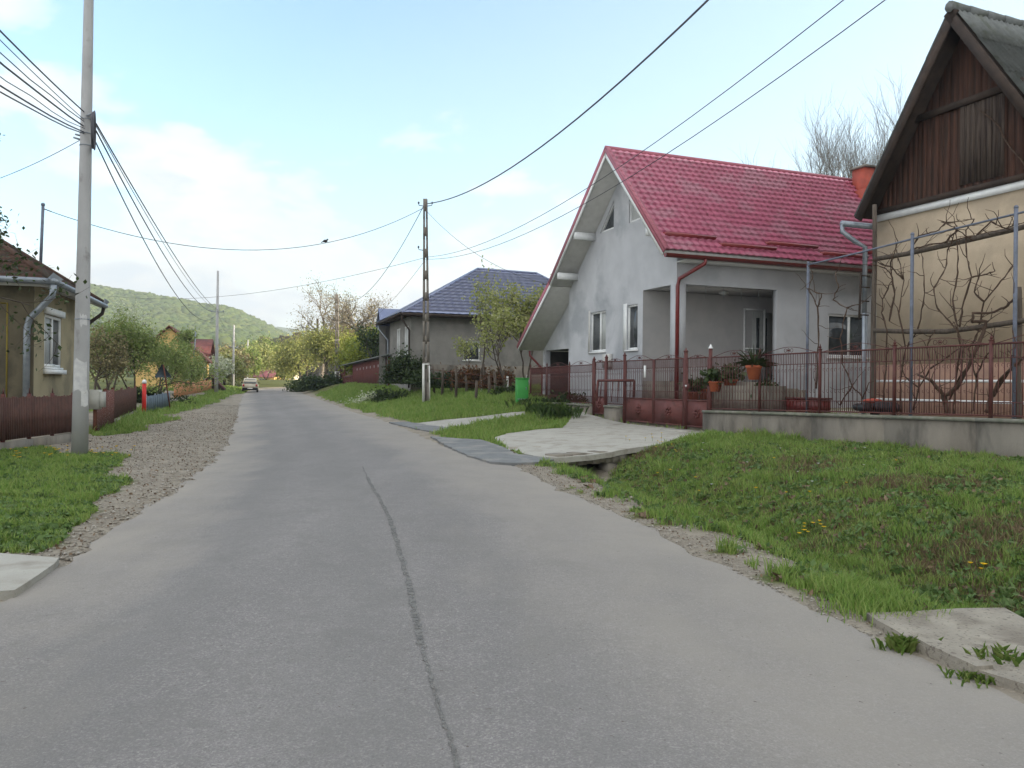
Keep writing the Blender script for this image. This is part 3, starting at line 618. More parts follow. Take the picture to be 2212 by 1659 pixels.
# ------------------------------------------------------------------ grass
M['weedleaf'] = mat('weed_leaves', (.11, .19, .05), (.08, .14, .04), 2, 3, .6, island=[(.07, .13, .035), (.15, .23, .07), (.1, .17, .06), (.17, .2, .08)], transl=.3)
M['litter'] = mat('dead_leaves', (.2, .14, .09), (.12, .085, .06), 2, 3, .9, island=[(.26, .19, .13), (.1, .07, .05), (.18, .12, .075)])
rng = np.random.default_rng(17)
def blades(x, y, h, wd, lean=.55, segs=2):
    n = len(x); z = zt(x, y)-.005; th = rng.random(n)*6.283; la = rng.random(n)*6.283; ln = h*lean*(.3+rng.random(n))
    dx, dy = np.cos(th)*wd/2, np.sin(th)*wd/2; lx, ly = np.cos(la)*ln, np.sin(la)*ln
    p = np.stack([np.stack([x-dx, y-dy, z], 1), np.stack([x+dx, y+dy, z], 1),
                  np.stack([x+dx*.8+lx*.35, y+dy*.8+ly*.35, z+h*.6], 1), np.stack([x-dx*.8+lx*.35, y-dy*.8+ly*.35, z+h*.6], 1),
                  np.stack([x+lx, y+ly, z+h], 1)], 1)
    b = np.arange(n)[:, None]*5
    return p.reshape(-1, 3), b
def grassobj(name, x, y, h, wd, m, label):
    V, b = blades(x, y, h, wd); mb = MB()
    q = b+np.array([[0, 1, 2, 3]]); t = b+np.array([[3, 2, 4]])
    n = len(x); mb.raw(V, q); o2 = MB()
    mb.np.append((np.zeros((0, 3)), t-len(V)))
    o = mb.build(name, M[m]); return tag(o, label, 'grass', kind='stuff')
def scatter(n, x0, x1, y0, y1, pw=1.0):
    y = y0+(y1-y0)*rng.random(n)**pw; x = x0(y)+(x1(y)-x0(y))*rng.random(n); return x, y
def hgt(x, y, a, b): return (a+(b-a)*(.45*fbm(x, y, 1.1, 55)+2.6*np.clip(fbm(x, y, 2.9, 57)-.42, 0, 1)))*(.5+.8*rng.random(len(x)))
# right bank
x, y = scatter(330000, lambda y: xR(y)+.2, lambda y: np.minimum(xW(y)+.0, .78*y+1.0), 3.5, 20.5, 1.15)
g = grassmask(x, y); d = drymask(x, y); r = rng.random(len(x)); patch = np.clip(fbm(x, y, 2.6, 61)*1.8-.25, .12, 1)
k = (r < g*(1-.8*d)*patch); grassobj('grass', x[k], y[k], hgt(x[k], y[k], .03, .17), .006+.0005*y[k], 'grass', 'long green grass on the bank below the fence wall on the right')
k = (r < g*(d*.75+.10)) & (~((x-xR(y)) < 1.2)); grassobj('grass', x[k], y[k], hgt(x[k], y[k], .03, .13), .006+.0005*y[k], 'drygrass', 'dry brown grass on the bank below the fence wall on the right')
# far right bank
x, y = scatter(150000, lambda y: xR(y)+.2, lambda y: xR(y)+10, 19, 70, 1.3)
g = grassmask(x, y); k = rng.random(len(x)) < g; grassobj('grass', x[k], y[k], hgt(x[k], y[k], .05, .24), .008+.0007*y[k], 'grass', 'green grass on the bank beneath the lattice pole')
# left
x, y = scatter(330000, lambda y: np.maximum(-.95*y-1.5, -13.0), lambda y: xL(y), 6.0, 25, 1.2)
g = grassmask(x, y); k = rng.random(len(x)) < g*np.clip(fbm(x, y, 2.1, 71)*1.5, .25, 1); grassobj('grass', x[k], y[k], hgt(x[k], y[k], .03, .12), .006+.0005*y[k], 'grass', 'short green grass around the foot of the round concrete pole')
x, y = scatter(70000, lambda y: xL(y)-9, lambda y: xL(y), 22, 95, 1.4)
g = grassmask(x, y); k = rng.random(len(x)) < g; grassobj('grass', x[k], y[k], hgt(x[k], y[k], .05, .26), .008+.0007*y[k], 'grass', 'green verge grass in front of the far left fences')
# broad-leaved weeds and dead litter mixed into the turf
def weeds(name, n, x0, x1, y0, y1, ms, label, size, hh=.03, per=7, cond=None):
    x, y = scatter(n, x0, x1, y0, y1, 1.15); g = grassmask(x, y); k = rng.random(n) < g
    if cond is not None: k &= cond(x, y)
    x, y = x[k], y[k]; m_ = len(x); X2 = np.repeat(x, per)+rng.normal(size=m_*per)*size*.8; Y2 = np.repeat(y, per)+rng.normal(size=m_*per)*size*.8
    C = np.stack([X2, Y2, zt(X2, Y2)+hh*(.4+rng.random(m_*per))], 1); v_, f_ = leaves(C, size, rng, 1.9, .35); q = MB(); q.raw(v_, f_); o = q.build(name, M[ms]); return tag(o, label, 'weeds', kind='stuff')
rbx = lambda y: np.minimum(xW(y)+.0, .78*y+1.0)
weeds('weeds', 5200, lambda y: xR(y)+.3, rbx, 3.8, 20.5, 'weedleaf', 'broad-leaved weeds growing in the turf of the right-hand bank', .045, .05)
weeds('weeds', 2600, lambda y: np.maximum(-.72*y-.5, -13.5), lambda y: xL(y), 6.4, 24, 'weedleaf', 'broad-leaved weeds growing in the grass at the left', .04, .04)
weeds('dead_litter', 1700, lambda y: xR(y)+.2, rbx, 3.8, 20, 'litter', 'dead stems and leaf litter lying in the right-hand bank', .05, .035, 5)
yy = 7+30*rng.random(5000)**1.2; xx = xL(yy)+.1-rng.random(5000)**1.1*4.4; C = np.stack([xx, yy, zt(xx, yy)+.008], 1); v_, f_ = leaves(C, .026, rng, 1.8, .1); q = MB(); q.raw(v_, f_); tag(q.build('leaf_litter', M['litter']), 'brown leaf litter scattered on the left-hand gravel', 'leaf litter', kind='stuff')
yy = 4.5+12*rng.random(900); xx = xR(yy)+.1+np.abs(rng.normal(size=900))*.4; C = np.stack([xx, yy, zt(xx, yy)+.008], 1); v_, f_ = leaves(C, .018, rng, 1.8, .1); q = MB(); q.raw(v_, f_); tag(q.build('leaf_litter', M['litter']), 'brown leaf litter along the right-hand edge of the asphalt', 'leaf litter', kind='stuff')
# dandelions and daisies
def flower(name, x, y, h, m, label, group, src=[{}]):
    z = float(zt(x, y)); r = thing(name, label, 'flower', (x, y, z), 0, group)
    key = m
    if key not in src[0]:
        a = MB(); a.tube([(x, y, z), (x+.006, y, z+h)], .003, 4); s = a.build('stem', M['stem'], r)
        b = MB()
        for i in range(10):
            an = i*.628; c, q = math.cos(an), math.sin(an); cx, cy, cz = x+.006, y, z+h
            b.add([(cx, cy, cz), (cx+c*.02-q*.007, cy+q*.02+c*.007, cz+.008), (cx+c*.03, cy+q*.03, cz+.006), (cx+c*.02+q*.007, cy+q*.02-c*.007, cz+.008)], [(0, 1, 2, 3)])
        b.sphere((x+.006, y, z+h), .012, 6, 4, (1, 1, .6)); p = b.build('petals', M[m], r); src[0][key] = (s, p)
    else:
        for o in src[0][key]:
            c = o.copy(); COL.objects.link(c); c.parent = r
    return r
rz = random.Random(9)
def flowers(n, dx0, dx1, dy0, dy1, h, m, name, label, group):
    for i in range(n):
        g = G(rz.uniform(dx0, dx1), rz.uniform(dy0, dy1), zt); o = flower(name, g.x, g.y, h, m, label, group); s = rz.uniform(.8, 1.3); o.scale = (s, s, rz.uniform(.8, 1.2)); o.rotation_euler.z = rz.uniform(0, 6)
flowers(16, 195, 290, 978, 1002, .15, 'dandelion', 'dandelion', 'yellow dandelion in the grass just right of the round concrete pole', 'dandelions right of the round pole')
flowers(16, 95, 160, 978, 1000, .15, 'dandelion', 'dandelion', 'yellow dandelion in the grass just left of the round concrete pole', 'dandelions left of the round pole')
flowers(9, 0, 60, 985, 1010, .15, 'dandelion', 'dandelion', 'yellow dandelion in the grass below the dark left fence', 'dandelions below the left fence')
flowers(9, 1725, 1782, 1150, 1182, .17, 'dandelion', 'dandelion', 'yellow dandelion in the clump halfway down the right-hand bank', 'dandelion clump on the right bank')
flowers(3, 2055, 2125, 1245, 1258, .16, 'dandelion', 'dandelion', 'yellow dandelion near the concrete slab on the right', 'dandelions near the right slab')
flowers(16, 1330, 1475, 948, 1000, .12, 'dandelion', 'dandelion', 'yellow dandelion on the slope beside the driveway gate', 'dandelions beside the driveway')
flowers(10, 1400, 1950, 1000, 1090, .12, 'dandelion', 'dandelion', 'yellow dandelion scattered high on the right-hand bank', 'dandelions high on the right bank')
flowers(12, 1500, 1900, 965, 1060, .10, 'daisy', 'daisy', 'small white flower high on the right-hand bank', 'white flowers on the right bank')
flowers(7, 930, 1180, 900, 930, .14, 'daisy', 'daisy', 'small white flower on the grass island beside the footpath', 'white flowers beside the footpath')
# ================================================================== red-roofed house
H = Fr(5.2, 25, (.933, .36))
hs = thing('house', 'grey rendered house with a steep red tiled roof, open corner porch and red downpipe', 'house', H(0, 0, .85), H.rot)
fac = lambda t, z, d: H(d, t, z)          # road-facing gable
sid = lambda s, z, d: H(s, d, z)          # camera-facing long side
mb = MB()
win1 = rect(4.76, 6.04, 2.87, 4.40); win2 = rect(2.42, 3.17, 2.85, 4.43)
tri1 = [(4.22, 7.36), (5.33, 7.36), (4.22, 8.42)]; tri2 = [(2.0, 7.34), (3.1, 7.34), (3.1, 8.42)]
wallpoly(mb, fac, [(2.08, .6), (8, .6), (8, 5.42), (3.2, 9.6), (0, 6.15), (0, 4.85), (2.08, 4.85)], [win1, win2, tri1, tri2], .16)
sw = rect(6.12, 7.9, 2.66, 4.15)
wallpoly(mb, sid, [(3.92, .6), (14, .6), (14, 5.75), (0, 5.75), (0, 4.85), (3.92, 4.85)], [sw], .16)
mb.box(H, 0, 3.92, .001, .3, 4.85, 4.851)
# reveal thickness of the porch beams
mb.box(H, .002, .3, .30, 2.078, 4.852, 5.2); mb.box(H, .30, 3.918, .002, .3, 4.852, 5.2)
mb.box(H, 3.918, 4.1, .003, .2, .6, 5.0)
# rear and far side
mb.add([H(14, 0, .6), H(14, 8, .6), H(14, 8, 5.4), H(14, 3.2, 9.6), H(14, 0, 6.1)], [(0, 1, 2, 3, 4)])
mb.add([H(0, 8, .6), H(14, 8, .6), H(14, 8, 5.4), H(0, 8, 5.4)], [(0, 1, 2, 3)])
walls = mb.build('wall', M['plaster'], hs)
for k, (wz, hh) in enumerate(((win1, (4.76, 6.04, 2.87, 4.40)), (win2, (2.42, 3.17, 2.85, 4.43)))):
    window(hs, fac, *hh, rec=.10, mull=(.42,) if k == 0 else (), fw=.07, curtain=(k == 0))
w3 = window(hs, sid, 6.12, 7.9, 2.66, 4.15, rec=.10, mull=(.55,), fw=.075)
# white render band around the small windows
mb = MB(); mpbox(mb, fac, 6.045, 6.2, 2.8, 4.48, -.012, .02); mb.build('window_surround', M['soffit'], hs)
mb = MB(); mpbox(mb, fac, 3.175, 3.42, 2.78, 4.50, -.012, .02); mb.build('window_surround', M['white'], hs)
for tri, lab in ((tri1, 0), (tri2, 1)):
    m = MB(); c = (sum(p[0] for p in tri)/3, sum(p[1] for p in tri)/3)
    inn = [(c[0]+(p[0]-c[0])*.78, c[1]+(p[1]-c[1])*.78) for p in tri]
    for i in range(3):
        j = (i+1) % 3
        for d0, d1 in ((.05, .12),):
            vs = [fac(*tri[i], d0), fac(*tri[j], d0), fac(*inn[j], d0), fac(*inn[i], d0), fac(*tri[i], d1), fac(*tri[j], d1), fac(*inn[j], d1), fac(*inn[i], d1)]
            m.add(vs, [(0, 1, 2, 3), (7, 6, 5, 4), (0, 1, 5, 4), (2, 3, 7, 6)])
    f = m.build('gable_window', M['white'], hs)
    g = MB(); g.add([fac(*p, .10) for p in inn], [(0, 1, 2)]); g.build('pane', M['glass'] if lab == 0 else M['curtain'], f)
# porch: back wall, deep end, ceiling, floor, pillar, door
mb = MB()
mb.add([H(0.001, 2.08, .6), H(5.8, 2.08, .6), H(5.8, 2.08, 4.85), H(0.001, 2.08, 4.85)], [(0, 1, 2, 3)])
mb.add([H(5.8, 0, .6), H(5.8, 2.08, .6), H(5.8, 2.08, 4.85), H(5.8, 0, 4.85)], [(0, 1, 2, 3)])
mb.add([H(4.1, .2, .6), H(5.8, .2, .6), H(5.8, .2, 4.85), H(4.1, .2, 4.85)], [(0, 1, 2, 3)])
mb.build('porch_wall', M['plaster_in'], hs)
mb = MB(); mb.box(H, .31, 5.79, .31, 2.07, 4.86, 4.95)
mb.build('porch_ceiling', M['plaster_in'], hs)
mb = MB(); mb.box(H, .002, 5.78, .002, 2.07, .6, 1.75)
mb.build('porch_floor', M['plinth'], hs)
mb = MB(); mb.box(H, -.012, .34, -.012, .34, 1.75, 4.85); mb.build('pillar', M['plaster'], hs)
mb = MB(); bk = lambda s, z, d: H(s, 2.08-d, z)
mpbox(mb, bk, 4.15, 4.21, 1.76, 4.42, .02, .07); mpbox(mb, bk, 5.03, 5.09, 1.76, 4.42, .02, .07); mpbox(mb, bk, 4.21, 5.03, 4.36, 4.42, .02, .07)
mpbox(mb, bk, 4.21, 5.03, 2.95, 3.0, .02, .06)
sd = mb.build('screen_door', M['white'], hs)
mb = MB(); mpbox(mb, bk, 4.55, 5.5, 1.76, 4.3, -.01, .015); dr = mb.build('front_door', M['curtain'], hs)
mb = MB(); mpbox(mb, bk, 4.72, 4.86, 2.3, 4.1, .016, .02); mpbox(mb, bk, 5.06, 5.2, 2.3, 4.1, .016, .02); mb.build('pane', M['glass'], dr)
mb = MB(); mb.sphere(H(2.6, 1.1, 4.80), .17, 14, 8, (1, 1, .5)); mb.build('porch_lamp', M['curtain'], hs)
mb = MB()
for s_ in (.5, 1.2, 1.9, 2.6, 3.3): mb.tube([H(s_, .16, 4.85), H(s_+.01, .17, 4.45)], .006, 4)
mb.build('hanging_cord', M['zinc'], hs)
# garage wing, set back
mb = MB(); gar = lambda t, z, d: H(.28+d, t, z)
wallpoly(mb, gar, [(8.0, .6), (11.3, .6), (11.3, 3.12), (8.0, 5.42)], [rect(8.3, 11.05, .62, 3.12)], .25)
mb.add([H(.28, 11.3, .6), H(9, 11.3, .6), H(9, 11.3, 3.1), H(.28, 11.3, 3.1)], [(0, 1, 2, 3)])
mb.build('garage_wall', M['plaster'], hs)
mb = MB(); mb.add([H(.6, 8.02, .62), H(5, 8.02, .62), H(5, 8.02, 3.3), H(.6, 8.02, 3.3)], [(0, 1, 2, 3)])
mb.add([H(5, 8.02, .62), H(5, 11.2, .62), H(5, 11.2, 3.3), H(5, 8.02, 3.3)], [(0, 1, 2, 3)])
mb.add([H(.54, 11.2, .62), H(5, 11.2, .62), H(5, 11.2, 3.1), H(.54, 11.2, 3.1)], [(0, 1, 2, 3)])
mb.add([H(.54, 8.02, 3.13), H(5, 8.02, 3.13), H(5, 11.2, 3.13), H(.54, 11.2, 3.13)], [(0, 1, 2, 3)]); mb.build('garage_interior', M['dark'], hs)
# roof
RID = (3.2, 9.88); EAV = (-.69, 5.73); KN = (8.0, 5.73); EAV2 = (11.47, 3.25); S0 = -.9; S1 = 14.4
def slope(p, q):
    L = math.hypot(q[0]-p[0], q[1]-p[1]); d = ((q[0]-p[0])/L, (q[1]-p[1])/L)
    n = (-d[1], d[0]) if d[0] > 0 else (d[1], -d[0])
    if n[1] < 0: n = (-n[0], -n[1])
    return L, d, n
L_, d_, n_ = slope(RID, EAV)
mb = MB(); tiles(mb, lambda a, r, h: H(S0+a, RID[0]+d_[0]*r+n_[0]*h, RID[1]+d_[1]*r+n_[1]*h+.0*a), S1-S0, L_+.05, .27, .30, .03, .085, 8)
for p, q in ((RID, KN), (KN, EAV2)):
    L2, d2, n2_ = slope(p, q)
    tiles(mb, lambda a, r, h, p=p, d2=d2, n2_=n2_: H(S0+a, p[0]+d2[0]*r+n2_[0]*h, p[1]+d2[1]*r+n2_[1]*h), S1-S0, L2, .54, .60, .03, .07, 4)
roof = mb.build('roof', M['red_tile'], hs)
for p in roof.data.polygons: pass
# underside and verge boards
mb = MB()
for p, q in ((RID, EAV), (RID, KN), (KN, EAV2)):
    L2, d2, n2_ = slope(p, q); th = .16
    ins = .05
    vs = []
    for s_ in (S0+.03, S1-.03):
        for (t_, z_) in (p, q):
            vs += [H(s_, t_-n2_[0]*.0, z_), H(s_, t_-n2_[0]*th, z_-n2_[1]*th)]
    mb.add(vs, [(0, 2, 3, 1), (4, 5, 7, 6), (1, 3, 7, 5), (0, 4, 6, 2), (2, 6, 7, 3)])
mb.build('roof_underside', M['soffit'], roof)
mb = MB()   # red verge flashing along both front edges and ridge cap
for p, q in ((RID, EAV), (RID, KN), (KN, EAV2)):
    L2, d2, n2_ = slope(p, q)
    def vb(a, r, h, p=p, d2=d2, n2_=n2_): return H(a, p[0]+d2[0]*r+n2_[0]*h, p[1]+d2[1]*r+n2_[1]*h)
    mb.box(vb, S0-.02, S0+.13, 0, L2+.02, .03, .11); mb.box(vb, S0-.025, S0+.005, 0, L2+.02, -.07, .03)
mb.build('verge_trim', M['verge_red'], roof)
mb = MB()
for p, q in ((RID, EAV), (RID, KN), (KN, EAV2)):
    L2, d2, n2_ = slope(p, q)
    def vb(a, r, h, p=p, d2=d2, n2_=n2_): return H(a, p[0]+d2[0]*r+n2_[0]*h, p[1]+d2[1]*r+n2_[1]*h)
    mb.box(vb, S0-.012, S0+.028, .02, L2, -.19, -.072)
mb.build('verge_board', M['white'], roof)
mb = MB(); mb.tube([H(S0-.02, RID[0], RID[1]+.05), H(S1, RID[0], RID[1]+.05)], .09, 8); mb.build('ridge_cap', M['verge_red'], roof, True)
mb = MB(); L_, d_, n_ = slope(RID, EAV)
def nb(a, r, h): return H(S0+a, RID[0]+d_[0]*r+n_[0]*h, RID[1]+d_[1]*r+n_[1]*h)
for i, (a0, a1, rr) in enumerate(((.25, 2.1, 5.02), (2.2, 4.3, 5.33), (4.15, 6.2, 5.02), (6.25, 8.2, 5.33), (8.1, 10.1, 5.02), (10.1, 12.2, 5.33))):
    mb.box(nb, a0, a1, rr-.02, rr+.04, .06, .22); mb.box(nb, a0, a1, rr-.16, rr-.02, .075, .09)
mb.build('snow_guard', M['red_trim'], roof)
mb = MB(); mb.box(H, -.02, S1, -.62, -.002, 5.50, 5.55); mb.build('eave_board', M['soffit'], hs)
g = MB(); gp = []
n = 9
for s_ in (S0, S1):
    for k in range(n+1):
        an = math.pi*k/n; gp.append(H(s_, -.74-.085*math.cos(an), 5.64-.12*math.sin(an)))
g.add(gp, [(k, k+1, n+2+k, n+1+k) for k in range(n)]+[tuple(range(n+1))]); g.build('gutter', M['gutter_red'], hs, True)
def dn(pts, r=.055): m = MB(); m.tube(pts, r, 10); return m
dp = dn([H(.55, -.74, 5.55), H(.55, -.73, 5.42), H(-.0, -.14, 4.98), H(-.03, -.10, 4.75), H(-.03, -.10, .9)], .062); dp.build('downpipe', M['gutter_red'], hs, True)
dp = dn([H(-.3, 11.5, 3.1), H(-.3, 11.45, 2.9), H(.3, 11.4, 2.3), H(.3, 11.4, .9)], .055); dp.build('downpipe', M['gutter_red'], hs, True)
for t_, zz_ in ((5.75, 7.30), (7.25, 5.95), (.42, 6.52)):
    m = MB(); m.box(H, -.86, 0.02, t_-.09, t_+.09, zz_-.14, zz_+.12); m.build('purlin_end', M['white'], hs)
m = MB(); m.bar(H(S0+.0, 8.1, 5.72), H(S0-.05, 8.45, 5.74), .04); m.sphere(H(S0-.05, 8.5, 5.76), .05, 6, 4); m.build('insulator_arm', M['cable'], hs)
m = MB(); m.box(H, 9.95, 10.6, 2.25, 2.9, 8.4, 10.22); ch = m.build('chimney', M['chim'], hs)
m = MB(); m.box(H, 9.88, 10.67, 2.18, 2.97, 10.22, 10.30); m.build('chimney_cap', M['plinth'], ch)
m = MB(); m.box(lambda a, b, c: H(a, b, c), 9.7, 9.795, 1.9, 2.6, 8.45, 9.3)
m.build('flashing', M['chim'], ch)
# porch steps and block seen through the railings
m = MB()
m.box(H, 1.9, 3.9, -1.1, -.02, .6, 1.55)
for k in range(4): m.box(H, 3.92+.3*k, 4.22+.3*k, -1.1, -.02, .6, 1.5-.22*k)
m.build('porch_steps', M['plinth'], hs)

# ================================================================== fence of the red-roofed house
A3 = Vector((FA[0], FA[1], 0)); D3 = Vector((FD[0], FD[1], 0)).normalized(); N3 = Vector((-D3.y, D3.x, 0))   # N3 points away from road? fixed below
if N3.x < 0: N3 = -N3
FL = math.hypot(*FD)
def fq(q, n=0.0, z=0.0): return A3+D3*(q*FL)+N3*n+Vector((0, 0, z))
def qD(dx):
    k = (dx-CX)/F; return (FA[0]-FA[1]*k)/(-FD[0]+FD[1]*k)
plz = lambda q: float(np.interp(q, [-4, 0, 9.2, 22], [1.08, 1.06, .90, .86]))
topz = lambda q: float(np.interp(q, [-4, 0, 9.2, 22], [2.48, 2.46, 2.42, 2.28]))
def plinth(q0, q1, label, off=0.0):
    r = thing('low_wall', label, 'wall', fq((q0+q1)/2, .1, .1))
    b = MB(); c = MB(); n = max(1, int((q1-q0)/2.1+.5)); rr = random.Random(int(q0*10)+50)
    for i in range(n):
        a0 = q0+(q1-q0)*i/n; a1 = q0+(q1-q0)*(i+1)/n
        P4 = lambda q, n_, z: fq(q, n_, z)
        b.hexa([P4(a0, 0, -.3), P4(a1, 0, -.3), P4(a1, .24, -.3), P4(a0, .24, -.3)], [P4(a0, 0.0, plz(a0)-.07), P4(a1, 0.0, plz(a1)-.07), P4(a1, .24, plz(a1)-.07), P4(a0, .24, plz(a0)-.07)])
        c.hexa([P4(a0, -.04, plz(a0)-.068), P4(a1, -.04, plz(a1)-.068), P4(a1, .28, plz(a1)-.068), P4(a0, .28, plz(a0)-.068)], [P4(a0, -.03, plz(a0)), P4(a1, -.03, plz(a1)), P4(a1, .27, plz(a1)), P4(a0, .27, plz(a0))])
    b.build('wall_body', M['plinth'], r); c.build('coping', M['cap'], r); return r
plinth(-3.3, 9.35, 'long stained concrete plinth wall carrying the railings on the right')
plinth(13.95, 15.0, 'short concrete wall block between the wide gate and the narrow left gate')
plinth(16.05, 21.6, 'low concrete plinth wall left of the narrow gate, near the green cabinet')
def fpost(q, z0, z1, wd, label_root, fin=True, name='post'):
    m = MB(); m.bar(fq(q, .12, z0), fq(q, .12, z1), wd)
    m.box(lambda a, b, c: fq(q, .12, 0)+Vector((a, b, c)), -wd*.7, wd*.7, -wd*.7, wd*.7, z1, z1+.025)
    if fin: m.sphere(fq(q, .12, z1+.06), .035, 6, 5); m.tube([fq(q, .12, z1+.08), fq(q, .12, z1+.15)], [.02, .004], 5)
    return m.build(name, M['fence'], label_root)
def scrollpanel(q0, q1, z0, z1, parent, arch=True, name='panel', n_=.12, spacing=.118):
    m = MB(); zz0 = z0; 
    zt_ = lambda q: z1(q) if callable(z1) else z1
    zb_ = lambda q: z0(q) if callable(z0) else z0
    m.bar(fq(q0, n_, zt_(q0)), fq(q1, n_, zt_(q1)), .04, .035); m.bar(fq(q0, n_, zb_(q0)+.05), fq(q1, n_, zb_(q1)+.05), .03, .03)
    m.bar(fq(q0, n_, zt_(q0)-.27), fq(q1, n_, zt_(q1)-.27), .018, .018); m.bar(fq(q0, n_, zb_(q0)+.30), fq(q1, n_, zb_(q1)+.30), .018, .018)
    k = max(2, int(round((q1-q0)/spacing)))
    for i in range(1, k):
        q = q0+(q1-q0)*i/k; a = zb_(q)+.05; b = zt_(q)
        m.bar(fq(q, n_, a), fq(q, n_, b), .013)
        if i < k:       # paired C scrolls at two thirds and one third height
            for zc, sg in ((a+(b-a)*.70, 1), (a+(b-a)*.34, -1)):
                pts = []
                for j in range(8):
                    an = -1.2+j*.75; rr_ = .040-.003*j
                    pts.append(fq(q+.03+rr_*math.cos(an)*(1 if i % 2 else -1), n_, zc+sg*rr_*1.25*math.sin(an)))
                m.tube(pts, .0055, 3, False)
    # half-height short bars
    for i in range(k):
        q = q0+(q1-q0)*(i+.5)/k; m.bar(fq(q, n_, zt_(q)-.27), fq(q, n_, zt_(q)), .010); m.bar(fq(q, n_, zb_(q)+.05), fq(q, n_, zb_(q)+.30), .010)
    if arch:
        L = q1-q0; h = .085*L if L < 1.6 else .17
        pts = [fq(q0+L*j/10, n_, zt_(q0+L*j/10)+h*(math.sin(math.pi*j/10)**1.3)) for j in range(11)]; m.tube(pts, .009, 4)
        for j in (-1, 0, 1):
            c = fq((q0+q1)/2+j*.11, n_, zt_((q0+q1)/2)+h*.5)
            m.tube([c+D3*(.045*math.cos(a))+Vector((0, 0, .05*math.sin(a))) for a in np.linspace(0, 6.28, 9)], .007, 3, False)
        m.sphere(fq((q0+q1)/2, n_, zt_((q0+q1)/2)+h*.5), .028, 6, 4)
    return m.build(name, M['fence'], parent)
fr1 = thing('iron_fence', 'red-brown scrolled iron railings on the long concrete wall at the right', 'fence', fq(3, .12, .9))
qs = [-2.9, -1.2, .71, 2.88, 5.0, 7.1, 9.17]
for q in qs[:-1]: fpost(q, plz(q), topz(q)+.06, .055, fr1)
for a, b in zip(qs[:-1], qs[1:]): scrollpanel(a+.03, b-.03, plz, topz, fr1)
fr2 = thing('iron_fence', 'red-brown scrolled iron railings on the low wall left of the narrow gate', 'fence', fq(19, .12, .8))
qs = [16.05, 17.9, 19.9, 21.5]
for q in qs: fpost(q, plz(q), topz(q)+.06, .05, fr2)
for i, (a, b) in enumerate(zip(qs[:-1], qs[1:])): scrollpanel(a+.03, b-.03, plz, topz, fr2, spacing=.118 if i == 0 else .075)
fr3 = thing('iron_fence', 'short scrolled iron panel above the wall block between the two gates', 'fence', fq(14.4, .12, .9))
scrollpanel(13.92, 15.02, plz, lambda q: 2.43, fr3)
def gate(name, label, leaves_, group=None):
    a0 = leaves_[0][0]; a1 = leaves_[-1][1]
    r = thing(name, label, 'gate', fq((a0+a1)/2, .12, .2), 0, group)
    for q0, q1 in leaves_:
        zp = 1.17; lf = MB(); zb = float(zbase(*fq((q0+q1)/2).xy))+.12
        for q in (q0, q1): lf.bar(fq(q, .12, zb), fq(q, .12, 2.43), .045)
        for z in (zb+.02, zp): lf.bar(fq(q0, .12, z), fq(q1, .12, z), .04)
        leaf = lf.build('gate_leaf', M['fence'], r)
        sh = MB(); sh.box(lambda q, n_, z: fq(q, n_, z), q0+.02, q1-.02, .115, .125, zb+.03, zp-.02); sh.build('sheet_panel', M['gatepanel'], leaf)
        # embossed flower on the sheet
        fl = MB(); c = fq((q0+q1)/2, .10, (zb+zp)/2+.02)
        for k in range(8):
            a = k*math.pi/4; o = D3*math.cos(a)+Vector((0, 0, math.sin(a)))
            fl.sphere(c+o*.11, .05, 6, 4, (.8, .8, .8)); fl.tube([c+o*.03, c+o*.2], .01, 4)
        fl.sphere(c, .045, 6, 4); fl.build('rosette', M['gatepanel'], leaf)
        scrollpanel(q0+.02, q1-.02, zp-.05, 2.43, leaf, True, 'scroll_bars', .12, .115)
    return r
g1 = gate('driveway_gate', 'wide double-leaf red-brown iron gate behind the concrete driveway', [(10.45, 12.03), (12.09, 13.75)])
g2 = gate('garden_gate', 'narrow red-brown iron gate right of the wide double gate, with a latch', [(9.27, 10.27)])
g3 = gate('garden_gate', 'narrow red-brown iron gate left of the concrete wall block', [(15.16, 15.88)])
m = MB(); m.box(lambda q, n_, z: fq(q, n_, z), 10.13, 10.27, .05, .10, 1.5, 1.66); lk = m.build('lock_box', M['fence'], g2)
m = MB(); m.sphere(fq(10.2, .02, 1.6), .03, 8, 5); m.build('knob', M['white'], lk)
for q, wd, zz_, lab in ((9.17, .11, 2.68, 'thick red-brown gate post with a pale cap at the end of the long wall'), (10.35, .12, 2.62, 'thick red-brown gate post between the narrow right gate and the wide gate'),
                        (13.84, .11, 2.60, 'red-brown gate post between the wide gate and the concrete block'), (15.07, .11, 2.56, 'red-brown gate post on the left edge of the concrete block'),
                        (15.96, .10, 2.52, 'red-brown gate post between the left narrow gate and the low plinth wall')):
    r = thing('gate_post', lab, 'post', fq(q, .12, .1)); zb = float(zbase(*fq(q).xy))-.1
    m = MB(); m.tube([fq(q, .12, zb), fq(q, .12, zz_)], wd/2, 10); m.build('shaft', M['fence'], r, True)
    m = MB(); m.tube([fq(q, .12, zz_), fq(q, .12, zz_+.03), fq(q, .12, zz_+.06), fq(q, .12, zz_+.13)], [wd*.62, wd*.62, wd*.35, .01], 8); m.build('cap', M['white'] if q == 9.17 else M['fence'], r)
# steps at the left narrow gate
for (a, b, c, d, n0, n1, lab) in ((15.1, 16.4, .20, .34, -.75, -.05, 'upper pale concrete step at the left narrow gate'), (16.0, 17.4, .05, .20, -1.35, -.7, 'lower pale concrete step beside the left narrow gate')):
    m = MB(); m.box(lambda q, n_, z: fq(q, n_, z), a, b, n0, n1, c-.15, d); single(m, 'step', M['slab'], lab, 'step')
m = MB(); m.box(lambda q, n_, z: fq(q, n_, z), 9.3, 10.4, -.75, .0, .1, .30); single(m, 'step', M['slab'], 'pale concrete threshold step under the narrow right gate', 'step')
